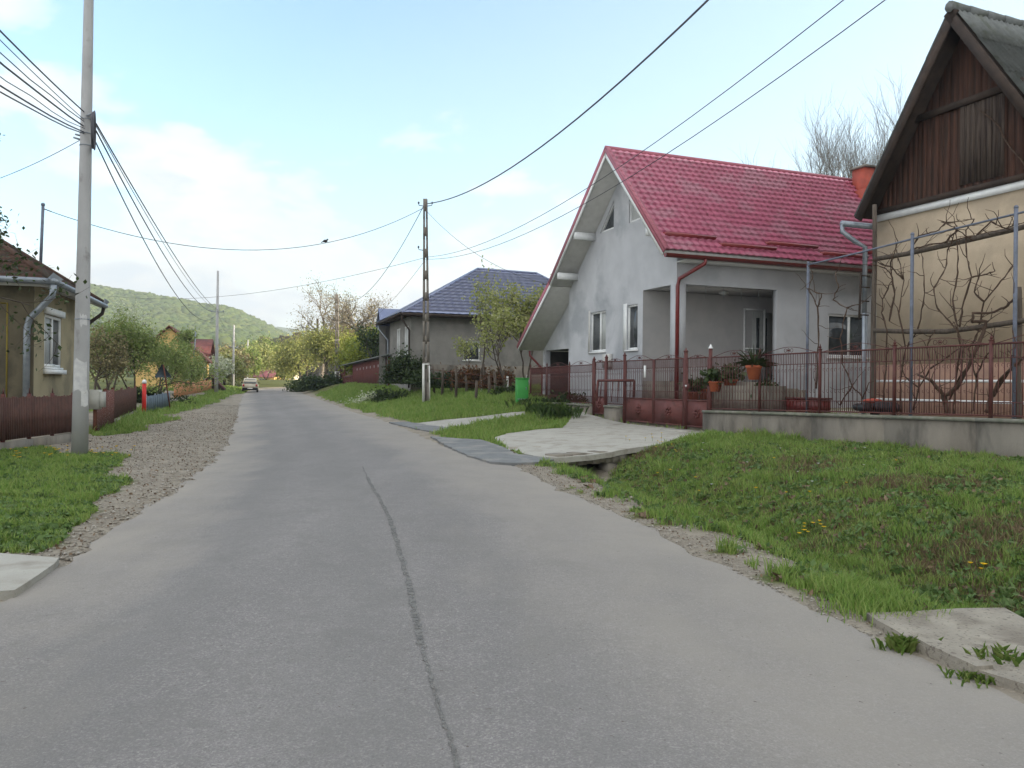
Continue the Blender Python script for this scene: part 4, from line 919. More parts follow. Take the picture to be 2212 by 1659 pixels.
# a letter box and notices on the wide gate railings
m = MB(); m.box(lambda q, n_, z: fq(q, n_, z), 12.42, 12.5, .02, .06, 1.85, 2.25); single(m, 'notice', M['white'], 'small white strip hanging on the wide gate', 'notice')
m = MB(); m.box(H, -.14, -.01, 4.2, 4.75, 2.25, 2.75); m.box(H, -.17, -.14, 4.3, 4.65, 2.3, 2.7); single(m, 'meter_box', M['soffit'], 'cream meter cabinet on the grey wall below the left window', 'meter box')

# things standing in the yard
def yz(dx, dy, Y): return P(dx, dy, Y)
def pot(dx, dyb, Y, hpx, wpx, label, plant='none', m='terracotta', cat='plant pot'):
    b = P(dx, dyb, Y); h = hpx*Y/F; r_ = wpx*Y/F/2
    r = thing('plant_pot', label, cat, b)
    q = MB(); q.tube([b, b+Vector((0, 0, h*.85)), b+Vector((0, 0, h*.86)), b+Vector((0, 0, h))], [r_*.72, r_, r_*1.12, r_*1.12], 12); q.build('pot', M[m], r, True)
    rg = np.random.default_rng(int(dx)); n = 220
    if plant != 'none':
        C = np.array(b)+np.array([0, 0, h+r_*.9])+rg.normal(size=(n, 3))*r_*np.array([.8, .8, .6]); v_, f_ = leaves(C, r_*.55, rg); z = MB(); z.raw(v_, f_); z.build('foliage', M[plant], r)
    return r
pq = fq(7.1, -.02, 0); 
r = thing('plant_pot', 'orange flower pot with a spiky plant hung on the fence post', 'plant pot', fq(7.1, -.1, 1.75))
q = MB(); c0 = fq(7.1, -.08, 1.78); q.tube([c0, c0+Vector((0, 0, .30)), c0+Vector((0, 0, .31)), c0+Vector((0, 0, .38))], [.13, .19, .215, .215], 14); q.build('pot', M['terracotta'], r, True)
q = MB(); rr = random.Random(4)
for i in range(60):
    a = rr.uniform(0, 6.28); l = rr.uniform(.35, .7); el = rr.uniform(.2, 1.4); p0 = c0+Vector((0, 0, .36)); dv = Vector((math.cos(a)*math.cos(el), math.sin(a)*math.cos(el), math.sin(el)))
    s_ = Vector((-math.sin(a), math.cos(a), 0))*.014
    p1 = p0+dv*l*.6; p2 = p0+dv*l+Vector((0, 0, -.14*math.cos(el)))
    q.add([p0-s_, p0+s_, p1+s_, p2, p1-s_], [(0, 1, 2, 3, 4)])
q.build('leaves', M['leaf_d'], r)
pot(1545, 846, 22.6, 22, 28, 'terracotta pot on the grey porch block, nearest the gate', 'leaf_d')
pot(1577, 838, 23.0, 18, 30, 'low terracotta trough on top of the grey porch block', 'leaf_d')
pot(1497, 872, 24.5, 26, 26, 'terracotta pot with seedlings just behind the narrow right gate', 'leaf_d')
pot(1520, 862, 25, 22, 22, 'terracotta pot with dark foliage behind the thick gate post', 'leaf_d')
pot(1655, 884, 21.5, 24, 30, 'terracotta pot beside the green bushy plant behind the railings', 'leaf_d')
# grey block wall (flower bed) behind the railings
m = MB(); a = P(1560, 884, 22.4); e1 = D3; 
m.box(lambda p, q_, z: Vector((a.x, a.y, z))+(-D3)*p+N3*q_, 0, 2.0, 0, .5, .75, 1.62)
single(m, 'flower_bed', M['plinth'], 'grey block flower bed behind the railings, with pots on top', 'flower bed')
# red rack in the left of the gate
r = thing('metal_rack', 'dark red tubular frame leaning in the yard behind the wide gate', 'frame', P(1325, 866, 27.2))
m = MB(); c = [P(1288, 866, 27.5), P(1292, 822, 27.5), P(1370, 822, 26.6), P(1368, 870, 26.6)]
for i in range(3): m.tube([c[i], c[i+1]], .045, 6)
m.build('frame', M['fence'], r)
m = MB()
for t_ in np.linspace(.1, .9, 6): m.tube([c[0].lerp(c[3], t_), c[1].lerp(c[2], t_)], .018, 5)
m.build('bars', M['fence'], r)
# dark red trough/bench
r = thing('garden_bench', 'long dark red wooden trough bench behind the right-hand railings', 'bench', P(1722, 884, 20.6))
m = MB(); a = P(1762, 884, 19.8); m.box(lambda p, q_, z: Vector((a.x, a.y, z))+D3*p+N3*q_, 0, 1.75, 0, .5, .95, 1.28); m.build('box', M['gutter_red'], r)
m = MB(); m.box(lambda p, q_, z: Vector((a.x, a.y, z))+D3*p+N3*q_, -.04, 1.8, -.03, .53, 1.285, 1.33); m.build('top_board', M['fence'], r)
# covered heap with an orange thing
r = thing('covered_heap', 'black tarpaulin heap in front of the cream house wall', 'heap', P(1895, 893, 17.6))
m = MB(); c = P(1895, 893, 17.8)
for i in range(9):
    m.sphere(c+Vector((rr.uniform(-.38, .38), rr.uniform(-.1, .2), rr.uniform(.02, .16))), rr.uniform(.10, .2), 8, 6, (1.2, 1, .8))
m.build('tarpaulin', M['black_tarp'], r, True)
m = MB(); m.sphere(P(1885, 866, 18.1), .13, 10, 6, (1.8, 1, .45)); single(m, 'plastic_basin', M['chim'], 'orange plastic basin lying on the black heap', 'basin', smooth=True)
# green bushy plant behind the railings
def bush(name, label, c, rx, ry_, rz_, n, size, m, cat='bush', group=None, stems=8, seed=0, stemm='bark', lumps=9):
    rg = np.random.default_rng(seed+int(abs(c[0])*100)); r = thing(name, label, cat, c, 0, group)
    L = rg.normal(size=(lumps, 3)); L /= np.linalg.norm(L, axis=1)[:, None]; L[:, 2] = np.abs(L[:, 2]); L *= (.35+.4*rg.random((lumps, 1)))
    pick = rg.integers(0, lumps, n); C = L[pick]+rg.normal(size=(n, 3))*.20
    C = C*np.array([rx, ry_, rz_])+np.array(c); C[:, 2] = np.maximum(C[:, 2], c[2]+.02)
    v_, f_ = leaves(C, size, rg); q = MB(); q.raw(v_, f_); q.build('foliage', M[m], r)
    q = MB()
    for i in range(stems):
        t_ = L[i % lumps]*np.array([rx, ry_, rz_])*1.1+np.array(c); mid = (np.array(c)+t_)/2+rg.normal(size=3)*.1*rx
        q.tube([c, mid, t_], [size*.35, size*.2, size*.06], 4)
    q.build('stems', M[stemm], r); return r
bush('bush', 'green leafy pot plant beside the porch steps behind the railings', P(1655, 868, 21.3), .35, .35, .75, 900, .06, 'leaf_d', seed=3)
bush('bush', 'leggy climber with dark leaves against the grey wall behind the left railings', P(1245, 868, 31), 1.5, .5, .35, 900, .07, 'leaf_d', seed=4)

# ================================================================== cream house with the dark timber gable
B = Fr(9.7, 21, (.925, .38))
bh = thing('house', 'cream rough-plastered house with a dark timber gable and steep mossy grey roof', 'house', B(0, 0, .85), B.rot)
W_ = 5.3
mb = MB(); mb.box(B, 0, 12, -W_, 0, 2.2, 6.02); mb.build('wall', M['peach'], bh)
mb = MB(); mb.box(B, -.03, 12, -W_, .02, .5, 2.2); mb.build('dado', M['dado'], bh)
mb = MB()
for z in (1.30, 1.78): mb.box(B, -.036, -.028, -W_, 0, z-.03, z+.03)
mb.build('dado_line', M['white'], bh)
mb = MB(); mb.box(B, -.06, 12, -W_-.03, .03, 6.02, 6.19); mb.build('cornice_board', M['white'], bh)
apx = (-2.58, 10.5)
def gz(y, off=.34): return apx[1]-off-abs(y-apx[0])*1.52
mb = MB(); rr = random.Random(12); y = 0.0; light = MB()
while y > -W_:
    wd = rr.uniform(.13, .2); y1 = max(-W_, y-wd); d = rr.uniform(-.012, .012)-.03
    z0, z1 = gz(y, .3), gz(y1, .3)
    tgt = mb
    if z0 > 6.2 or z1 > 6.2:
        z0 = max(z0, 6.2); z1 = max(z1, 6.2)
        vs = [B(d, y-.004, 6.19), B(d, y1+.004, 6.19), B(d, y1+.004, z1), B(d, y-.004, z0), B(.05, y-.004, 6.19), B(.05, y1+.004, 6.19), B(.05, y1+.004, z1), B(.05, y-.004, z0)]
        tgt.add(vs, [(0, 1, 2, 3), (0, 3, 7, 4), (1, 5, 6, 2), (3, 2, 6, 7)])
    y = y1
mb.build('gable_boarding', M['wood_dark'], bh)
mb = MB(); y = -2.45
while y > -3.45:
    wd = rr.uniform(.13, .17); d = -.06+rr.uniform(-.006, .006); mb.box(B, d, -.044, y-wd+.005, y-.005, 6.42, 8.28); y -= wd
mb.build('hatch', M['wood_grey'], bh)
mb = MB(); mb.box(B, -.10, -.045, -4.0, -1.16, 8.29, 8.45); mb.box(B, -.10, -.045, -W_, .0, 6.195, 6.33); mb.build('beam', M['beam'], bh)
# roof: two steep slopes, corrugated sheets
EL = (.22, 6.15); ER = (-5.4, 6.15)
mb = MB()
for q in (EL, ER):
    L2, d2, n2_ = slope(apx, q)
    tiles(mb, lambda a, r, h, d2=d2, n2_=n2_: B(-.55+a, apx[0]+d2[0]*r+n2_[0]*h, apx[1]+d2[1]*r+n2_[1]*h), 13, L2, .18, 1.15, .035, .012, 6)
brf = mb.build('roof', M['fibre'], bh, True)
mb = MB()
for q in (EL, ER):
    L2, d2, n2_ = slope(apx, q)
    vb = lambda a, r, h, d2=d2, n2_=n2_: B(a, apx[0]+d2[0]*r+n2_[0]*h, apx[1]+d2[1]*r+n2_[1]*h)
    mb.box(vb, -.53, 12.4, 0, L2, -.05, -.01); mb.box(vb, -.56, -.50, 0, L2+.02, -.22, .0)
mb.build('rafters_and_verge', M['beam'], brf)
mb = MB(); k = 0
while k < 13: mb.tube([B(-.6+k, apx[0], apx[1]+.03), B(-.6+k+.62, apx[0], apx[1]+.05)], [.13, .10], 8); k += .6
mb.build('ridge_tiles', M['fibre'], brf, True)
mb = MB(); mb.tube([B(-.85, .38, 5.98), B(4, .38, 6.02)], .085, 8); gt = mb.build('gutter', M['zinc'], bh, True)
mb = MB(); mb.tube([B(-.8, .40, 5.95), B(-.82, .40, 5.78), B(-.55, .22, 5.5), B(-.28, .13, 5.35), B(-.28, .13, 3.6)], .065, 10); mb.tube([B(-.28, .13, 3.6), B(-.28, .13, .9)], .06, 10); mb.build('downpipe', M['zinc'], bh, True)

# lattice of an aerial ladder leaning at the house corner (dark ladder piece)
m = MB(); p0 = P(1856, 690, 20.5); p1 = P(1860, 590, 20.5); o = Vector((.28, .1, 0))
m.bar(p0, p1, .04)
for t_ in (.1, .4, .7, .95): m.bar(p0.lerp(p1, t_), p0.lerp(p1, t_)+o, .03)
single(m, 'trellis_bracket', M['beam'], 'dark ladder-like bracket beside the zinc downpipe', 'trellis')

# ================================================================== vine trellis
PD = lambda dx: (lambda q: fq(q).y)(qD(dx))
def tp(dx, dy, back): return P(dx, dy, PD(dx)+back)
tr = thing('vine_trellis', 'tall steel pipe vine trellis with horizontal rails in front of the cream house', 'trellis', P(1968, 893, 17.4))
for dx0, dy0, dx1, bk_ in ((1746, 570, 1741, .95), (1971, 508, 1966, .95), (2195, 450, 2190, .95)):
    top = tp(dx0, dy0, bk_); m = MB(); bot = Vector((top.x, top.y, .85)); m.tube([bot, top], .038, 8); m.build('post', M['galv'], tr, True)
    m = MB(); m.sphere(top+Vector((0, 0, .02)), .045, 8, 5); m.build('post_cap', M['galv'], tr)
for pts, r_, mt in (([(1746, 572), (1860, 545), (1971, 516), (2195, 462), (2330, 428)], .022, 'galv'), ):
    m = MB(); m.tube([tp(a, b, .95) for a, b in pts], r_, 6); m.build('rail', M[mt], tr)
for pts in ([(1889, 560), (1960, 548), (2060, 526), (2188, 496), (2320, 462)], [(1889, 714), (1960, 716), (2044, 716), (2120, 706), (2200, 694), (2320, 678)]):
    m = MB(); m.tube([tp(a, b, 1.15) for a, b in pts], .055, 7); m.build('wooden_rail', M['old_wood'], tr)
for dx0, dyt, r_ in ((1890, 442, .055), (2200, 620, .075)):
    m = MB(); t_ = tp(dx0, dyt, 1.25); pts = [Vector((t_.x+.012*math.sin(k*1.3), t_.y, .85+(t_.z-.85)*k/8)) for k in range(9)]; m.tube(pts, [r_*(1.15-.03*k) for k in range(9)], 7); m.build('wooden_post', M['old_wood'], tr)
Z5 = lambda a, b: (1685+.599*a, .599*b)
def vine(label, strands, twigs, seed, back=1.0):
    rr = random.Random(seed); allp = [[Z5(*p) for p in s] for s in strands]
    b0 = tp(*allp[0][0], back); r = thing('grapevine', label, 'vine', (b0.x, b0.y, b0.z))
    tk = MB(); tw = MB()
    for i, s in enumerate(allp):
        pts = []
        for j in range(len(s)-1):
            for k in range(4):
                t_ = k/4; dx = s[j][0]*(1-t_)+s[j+1][0]*t_+rr.uniform(-1.6, 1.6); dy = s[j][1]*(1-t_)+s[j+1][1]*t_+rr.uniform(-1.6, 1.6)
                pts.append(tp(dx, dy, back+.12*math.sin(j*1.7+i+k*.2)))
        pts.append(tp(*s[-1], back)); n = len(pts); rad = (.046 if i < twigs[0] else .019)
        tk.tube(pts, [rad*(1-.55*k/n)+rr.uniform(-.004, .006) for k in range(n)], 6)
        for k in range(0, n, 2):          # side twigs
            if rr.random() < .8:
                p = pts[k]; d = Vector((rr.uniform(-1, 1), rr.uniform(-.4, .4), rr.uniform(-.3, 1))).normalized(); q_ = [p]
                for _ in range(rr.randint(2, 5)):
                    d = (d+Vector((rr.uniform(-.5, .5), rr.uniform(-.3, .3), rr.uniform(-.4, .5)))).normalized(); q_.append(q_[-1]+d*rr.uniform(.07, .16))
                tw.tube(q_, [.010*(1-.7*m_/len(q_)) for m_ in range(len(q_))], 4)
    tk.v, tk.f = tk.v+tw.v, tk.f+[tuple(i+len(tk.v) for i in f) for f in tw.f]; tk.build('canes', M['vine'], r); return r
vine('thick gnarled grapevine trunk sweeping right behind the railings', [[(600, 1495), (597, 1430), (640, 1395), (690, 1300), (735, 1200), (742, 1158), (692, 1160), (697, 1130), (760, 1128), (810, 1110), (842, 1078)], [(600, 1480), (585, 1420), (545, 1372), (497, 1352)], [(610, 1440), (650, 1350), (662, 1250), (640, 1190), (600, 1150), (560, 1095), (556, 1040), (598, 970), (606, 900), (640, 820)]], (2,), 1)
vine('slender grapevine climbing straight up between the two wooden rails', [[(625, 1490), (630, 1400), (650, 1250), (640, 1180), (622, 1080), (640, 980), (640, 890), (632, 820), (580, 800)], [(650, 1180), (656, 1110), (690, 1000), (672, 930), (668, 830), (700, 790)], [(690, 1000), (740, 992), (775, 978)]], (0,), 2, 1.05)
vine('thin grapevine hanging beside the corner of the cream house', [[(370, 1490), (378, 1380), (385, 1190), (367, 1130), (370, 1078), (404, 1010), (398, 945), (425, 870)], [(392, 1160), (412, 1060), (400, 985), (375, 965), (330, 950)]], (0,), 3, 1.1)
vine('tangled grapevine canes lying along the upper wooden rail', [[(400, 925), (470, 905), (520, 885), (600, 872), (700, 852), (838, 815), (900, 800)], [(470, 900), (500, 850), (560, 835), (600, 805), (690, 790)], [(700, 855), (760, 800), (800, 822), (842, 830)], [(590, 880), (640, 830), (700, 870), (760, 850)]], (0,), 4, 1.12)
vine('bare grapevine in front of the grey wall left of the window', [[(130, 1400), (137, 1240), (138, 1110), (105, 1050), (118, 985)], [(137, 1110), (150, 1060), (100, 1040)]], (0,), 5, .9)
vine('bare grapevine in front of the double window by the downpipe', [[(215, 1460), (262, 1390), (225, 1310), (218, 1220), (240, 1110), (190, 1080), (210, 1040), (200, 985)], [(240, 1110), (285, 1098)], [(262, 1390), (300, 1440), (320, 1380)]], (0,), 6, .9)
vine('grapevine trunk slanting up at the right edge behind the railings', [[(745, 1490), (760, 1440), (800, 1360), (870, 1300), (930, 1250)], [(770, 1430), (830, 1330), (850, 1250), (838, 1180)]], (1,), 7, 1.0)
vine('loose thin vine canes hanging left of the middle trellis post', [[(440, 1490), (432, 1380), (455, 1260), (430, 1130), (445, 1010), (420, 900)], [(455, 1260), (500, 1180), (520, 1060), (515, 930)], [(445, 1010), (400, 960), (360, 950)]], (0,), 8, 1.15)
vine('pale thin vine canes spreading right of the twin middle trunks', [[(700, 1480), (708, 1360), (680, 1260), (715, 1200), (760, 1150)], [(708, 1360), (740, 1290), (770, 1250), (775, 1180)], [(715, 1200), (735, 1090), (800, 1010), (840, 960)], [(735, 1090), (700, 1050), (720, 990)]], (0,), 9, 1.18)
vine('low tangle of vine shoots just above the railings before the cream wall', [[(480, 1480), (500, 1400), (540, 1330), (530, 1240), (560, 1190)], [(540, 1330), (600, 1290), (640, 1260), (700, 1240)], [(500, 1400), (450, 1360), (430, 1300)]], (0,), 10, 1.05)
m = MB(); rr = random.Random(14); pts = [B(-.13, y_, z_) for y_, z_ in ((-2.95, 8.1), (-3.1, 7.95), (-3.3, 7.75), (-3.5, 7.5), (-3.62, 7.2), (-3.8, 6.9), (-4.0, 6.65), (-4.15, 6.4), (-4.2, 5.9))]
m.tube(pts, [.012+.0015*i for i in range(9)], 5)
for p in pts[1::2]: m.tube([p, p+B(0, rr.uniform(-.2, .2), 0)-B(0, 0, 0)+Vector((0, 0, rr.uniform(-.2, .15)))], [.01, .004], 4)
single(m, 'grapevine', M['vine'], 'single dry vine cane crossing the dark timber gable', 'vine')
# ================================================================== poles and cables
def upright(x, y, z0, z1, lx=0.0): return [Vector((x, y, z0)), Vector((x+lx*(z1-z0), y, z1))]
lp = thing('utility_pole', 'tall round pale concrete pole with a cable coil, standing in the grass at the left', 'utility pole', (-9.05, 16.5, float(zt(-9.05, 16.5))))
m = MB(); p = [Vector((-9.05+.0095*h, 16.5, -.15+h)) for h in (0, 2, 4, 6, 8, 10, 11.5)]; m.tube(p, [.163, .148, .133, .118, .104, .091, .082], 20); shaft = m.build('shaft', M['pole'], lp, True)
def pl_at(z, a, r=.15): return Vector((-9.05+.0095*(z+.15)+math.cos(a)*r, 16.5+math.sin(a)*r, z))
rr = random.Random(2)
def patchy(z0, z1, a0, a1, mm, name):
    q = MB(); n = 5; top = []; bot = []
    for i in range(n+1):
        a = a0+(a1-a0)*i/n; rd = lambda z: .163-.0075*z*1.0+.006
        bot.append(pl_at(z0+rr.uniform(-.05, .05), a, rd(z0))); top.append(pl_at(z1+rr.uniform(-.05, .05), a, rd(z1)))
    q.add(bot+top, [(i, i+1, n+2+i, n+1+i) for i in range(n)]); return q.build(name, M[mm], shaft)
patchy(2.72, 2.95, R(-80), R(-25), 'paper', 'paper_scrap'); patchy(1.35, 2.0, R(-120), R(-20), 'paper', 'paper_scrap'); patchy(1.05, 1.35, R(-60), R(-5), 'paper', 'paper_scrap')
q = MB()
for z in (2.86, 7.05, 6.75, 6.5): q.tube([pl_at(z, a, .160-.0075*z+.004) for a in np.linspace(0, 6.28, 17)], .012, 4, False)
q.build('clamp_band', M['zinc'], lp)
q = MB(); q.tube([pl_at(7.1, R(-60), .1), pl_at(7.12, R(-40), .22)], .02, 5); q.tube([pl_at(6.7, R(200), .1), pl_at(6.72, R(200), .2)], .02, 5); q.tube([pl_at(6.62, R(190), .1), pl_at(6.66, R(190), .24)], .02, 5); q.build('hook', M['zinc'], lp)
q = MB(); cc = pl_at(6.78, R(-30), .24)
for k in range(9):
    o = Vector((rr.uniform(-.03, .03), rr.uniform(-.03, .03), rr.uniform(-.02, .02))); ra = .40-.012*k
    q.tube([cc+o+Vector((.11*math.cos(a), -.25*math.cos(a), ra*math.sin(a))) for a in np.linspace(0, 6.28, 25)], .012, 5, False)
tag(q.build('cable_coil', M['cable']), 'dark coil of spare cable hanging on the round concrete pole', 'cable coil')
def cable(a, b, sag, r, label, group=None, n=28, wob=0.0):
    a = Vector(a); b = Vector(b); rr2 = random.Random(int(abs(a.x*37+b.y*11+sag*100))); pts = []
    for i in range(n+1):
        t_ = i/n; p = a.lerp(b, t_); p.z -= 4*sag*t_*(1-t_); p += Vector((rr2.uniform(-wob, wob), 0, rr2.uniform(-wob, wob))); pts.append(p)
    m_ = MB(); m_.tube(pts, r*.8, 5); return single(m_, 'overhead_cable', M['cable'], label, 'cable', group)
LPx = -8.98
# towards the viewer, along the road
for z, sg, r, lab, wb in ((7.18, 1.0, .018, 'topmost cable running from the round pole to the upper left edge', 0), (7.02, .95, .010, 'thin second cable from the round pole to the left edge', 0), (6.98, 1.25, .012, 'third cable from the round pole to the left edge, thin and slack', .01),
                       (6.88, 1.3, .020, 'thick twisted fourth cable from the round pole to the left edge', .012), (6.82, 1.6, .010, 'wavy thin fifth cable from the round pole to the left edge', .02), (6.76, 1.75, .018, 'upper of the two lowest cables left of the round pole', .01), (6.72, 1.85, .015, 'lowest of the cables running left from the round pole', .01)):
    cable((LPx, 16.4, z), (.5, -16, z+.2), sg, r, lab, wob=wb)
P2x, P2y = P(468, 845, 68).xy
for z, z2, sg, r, lab in ((7.0, 7.75, .55, .020, 'uppermost of four cables from the round pole to the second grey pole'), (6.95, 7.70, .75, .012, 'thin second cable between the round pole and the second grey pole'),
                      (6.85, 7.6, 1.15, .020, 'third cable between the round pole and the second grey pole'), (6.6, 7.5, 1.9, .018, 'lowest, slackest cable between the round pole and the second grey pole')):
    cable((LPx+.15, 16.6, z), (P2x, P2y, z2), sg, r, lab)
cable((LPx-.2, 16.6, 6.64), (-15.5, 20, 6.1), .25, .009, 'thin service cable dropping from the round pole to the left house')
# lattice poles
def lattice(name, label, x, y, z0, H_, lx, wb=.38, wt=.2, white=0.0):
    r = thing(name, label, 'utility pole', (x, y, z0)); m_ = MB(); yaw = 0
    def q(s, t_, h):    # s across -1..1
        w2 = (wb+(wt-wb)*h/H_)/2; return Vector((x+lx*h+s*w2, y+t_, z0+h))
    def seg(s0, s1, h0, h1, t0=-.11, t1=.11): m_.hexa([q(s0, t0, h0), q(s1, t0, h0), q(s1, t1, h0), q(s0, t1, h0)], [q(s0, t0, h1), q(s1, t0, h1), q(s1, t1, h1), q(s0, t1, h1)])
    for i in range(10):
        h0, h1 = H_*i/10, H_*(i+1)/10
        if i == 0: h0 = -.3
        seg(-1, -.30, h0, h1); seg(.30, 1, h0, h1)
    h = 1.9
    seg(-.30, .30, 0, 1.75, -.05, .05)
    while h < H_-1: seg(-.30, .30, h, h+.42); h += 1.1
    seg(-.30, .30, H_-.6, H_)
    o = m_.build('shaft', M['lat'], r)
    if white:
        m_ = MB(); seg_ = white
        m_.hexa([q(-1.06, -.118, .0), q(-.40, -.118, 0), q(-.40, .118, 0), q(-1.06, .118, 0)], [q(-1.06, -.118, seg_), q(-.4, -.118, seg_), q(-.4, .118, seg_), q(-1.06, .118, seg_)])
        m_.hexa([q(-.40, -.118, seg_-.06), q(1.04, -.118, seg_-.06), q(1.04, -.112, seg_-.06), q(-.40, -.112, seg_-.06)], [q(-.4, -.118, seg_), q(1.04, -.118, seg_), q(1.04, -.112, seg_), q(-.40, -.112, seg_)])
        m_.hexa([q(.80, -.118, .0), q(1.04, -.118, 0), q(1.04, .118, 0), q(.80, .118, 0)], [q(.80, -.118, seg_-.1), q(1.04, -.118, seg_-.1), q(1.04, .118, seg_-.1), q(.8, .118, seg_-.1)])
        m_.build('whitewash', M['limewash'], r)
    m_ = MB()
    for hh, s in ((H_-.35, 1), (H_-.35, -1), (H_-2.6, -1)):
        a = q(s, 0, hh); m_.tube([a, a+Vector((.22*s, 0, .03)), a+Vector((.24*s, 0, .12))], .02, 5); m_.sphere(a+Vector((.24*s, 0, .16)), .05, 6, 5, (1, 1, 1.4))
    m_.build('insulator', M['cable'], r); return r
LX, LY = P(921, 871, 40).xy; LZ = float(zt(LX, LY))
lattice('utility_pole', 'tall weathered concrete pole with slots and a whitewashed foot on the grass bank', LX, LY, LZ, 10.95-LZ, -.0155, white=2.0)
Q2 = P(729, 835, 80); lattice('utility_pole', 'slotted concrete pole beside the red-brown plank shed', Q2.x, Q2.y, float(zt(Q2.x, Q2.y)), 10.5-float(zt(Q2.x, Q2.y)), -.02, .5, .3, 1.2)
TLX = LX-.15
cable((TLX+.1, LY, 10.72), (8.9, 2.2, 12.2), 2.23, .030, 'thick black cable rising from the lattice pole top to the upper edge')
cable((TLX, LY, 8.0), (9.2, 2.2, 10.0), 1.87, .012, 'upper thin cable crossing in front of the red roof')
cable((TLX, LY, 7.9), (9.3, 2.2, 9.5), 1.95, .012, 'lower thin cable crossing in front of the red roof')
cable((TLX-.1, LY, 10.6), (Q2.x+.3, 80, 9.9), 1.7, .022, 'slack cable from the lattice pole to the pole by the shed')
cable((TLX-.1, LY, 7.7), (Q2.x+.3, 80, 7.2), 1.2, .012, 'faint lower cable from the lattice pole towards the pole by the shed')
cable((TLX+.1, LY, 10.3), H(S0-.05, 8.5, 5.8), .55, .012, 'service cable from the lattice pole to the gable of the red-roofed house')
MA = P(96, 452, 27)
w1 = cable((MA.x, MA.y, MA.z), (TLX-.1, LY, 10.5), 1.75, .017, 'long cable sagging across the road from roof mast to lattice pole')
cable((TLX-.1, LY, 7.95), P(245, 640, 62), .9, .014, 'long lower cable crossing the road from the lattice pole to the left trees')
cable(P(468, 672, 68), P(505, 708, 95), .8, .015, 'cable from the second to the third grey pole', 'cables along the far left poles'); cable(P(505, 708, 95), P(535, 745, 140), 2.2, .02, 'cable from the third to the fourth far pole', None)
cable(P(535, 748, 140), P(605, 768, 175), 3.0, .03, 'slack cable between the far poles beyond the car'); cable(P(605, 768, 175), P(643, 780, 210), 2.0, .03, 'last far cable beyond the road bend')
# bird on the long cable
bp = P(650, 569, 36.5); 
t_ = .66; a_ = Vector((MA.x, MA.y, MA.z)); b_ = Vector((TLX-.1, LY, 10.5)); bp = a_.lerp(b_, t_); bp.z -= 4*1.75*t_*(1-t_)
m = MB(); m.sphere(bp+Vector((0, 0, .09)), .075, 8, 6, (1.4, .8, .9)); m.sphere(bp+Vector((.09, 0, .16)), .04, 7, 5); m.tube([bp+Vector((-.08, 0, .07)), bp+Vector((-.2, 0, .02))], [.035, .012], 5); m.tube([bp+Vector((.12, 0, .16)), bp+Vector((.155, 0, .155))], [.012, .002], 4)
m.tube([bp, bp+Vector((0, 0, .04))], .006, 4)
single(m, 'bird', M['bird'], 'small dark bird perched on the long cable over the road', 'bird')
# round grey poles down the left side
def rpole(dx, dyb, dyt, Y, lab, lx=.01, m_='pole', arm=False, group=None):
    b = P(dx, dyb, Y); t = P(dx, dyt, Y); gz_ = float(zt(b.x, b.y)); r = thing('utility_pole', lab, 'utility pole', (b.x, b.y, min(gz_, b.z)), 0, group)
    q = MB(); z0 = min(gz_, b.z)-.3; h = t.z-z0; q.tube([Vector((b.x, b.y, z0)), Vector((b.x+lx*h*.5, b.y, z0+h*.5)), Vector((b.x+lx*h, b.y, t.z))], [.17, .13, .09], 10); q.build('shaft', M[m_], r, True)
    z = P(dx, dyb-.66*(dyb-dyt), Y).z
    q = MB(); q.bar(Vector((b.x-.5, b.y, z)), Vector((b.x+.6, b.y, z)), .07)
    for s in (-.5, 0, .55): q.sphere(Vector((b.x+s, b.y, z+.1)), .07, 6, 4)
    q.build('cross_arm', M['zinc'], r); return r
rpole(467, 846, 585, 68, 'tall grey concrete pole at the end of the wooden fence, left of the parked car', .004)
rpole(503, 843, 702, 95, 'pale grey pole just left of the parked car', .008)
rpole(534, 835, 735, 140, 'thin grey pole rising directly behind the parked car', .006)
rpole(604, 836, 756, 175, 'thin grey pole in front of the distant purple roof', .004)
rpole(643, 833, 776, 210, 'small far pole at the road bend', .004)
m = MB(); m.tube([P(686, 712+60, 93), P(686, 688, 93)], .14, 7); single(m, 'wooden_post', M['old_wood'], 'stub of a wooden pole among the bare trees right of the road bend', 'pole')
m = MB(); m.tube([P(417, 790, 66), P(423, 716, 66)], .06, 6); single(m, 'mast', M['zinc'], 'thin metal mast rising behind the yellow house', 'mast')

# ================================================================== left house
h0 = P(112, 604, 21); h1 = P(221, 654, 27.1)
ev = (h1-h0); ev.z = 0; Lh = ev.length; ev.normalize()
LH = Fr(h0.x, h0.y, (-ev.y, ev.x)) if False else None
class Fr2:      # local X along the road-facing eave (away), local Y into the house (left)
    def __init__(s, o, ex, sg=1): s.o = o; s.ex = ex; s.ey = Vector((-ex.y, ex.x, 0))*sg; s.rot = math.atan2(ex.y, ex.x)
    def __call__(s, a, b, z): return Vector((s.o.x+a*s.ex.x+b*s.ey.x, s.o.y+a*s.ex.y+b*s.ey.y, z))
E_ = 4.22; K2 = Fr2(h0, ev)
lh = thing('house', 'low ochre-grey rendered house at the left with a brown hipped roof and zinc gutters', 'house', K2(0, 0, .1), K2.rot)
o_ = .55; Wd = 7.4
mb = MB(); side = lambda a, z, d: K2(a, o_+d, z); wl = (o_+1.0, o_+2.8, 1.95, 3.45)
wallpoly(mb, side, rect(o_, Lh-o_, -.2, E_-.05), [rect(*wl)], .15)
mb.build('road_wall', M['left_wall_lit'], lh)
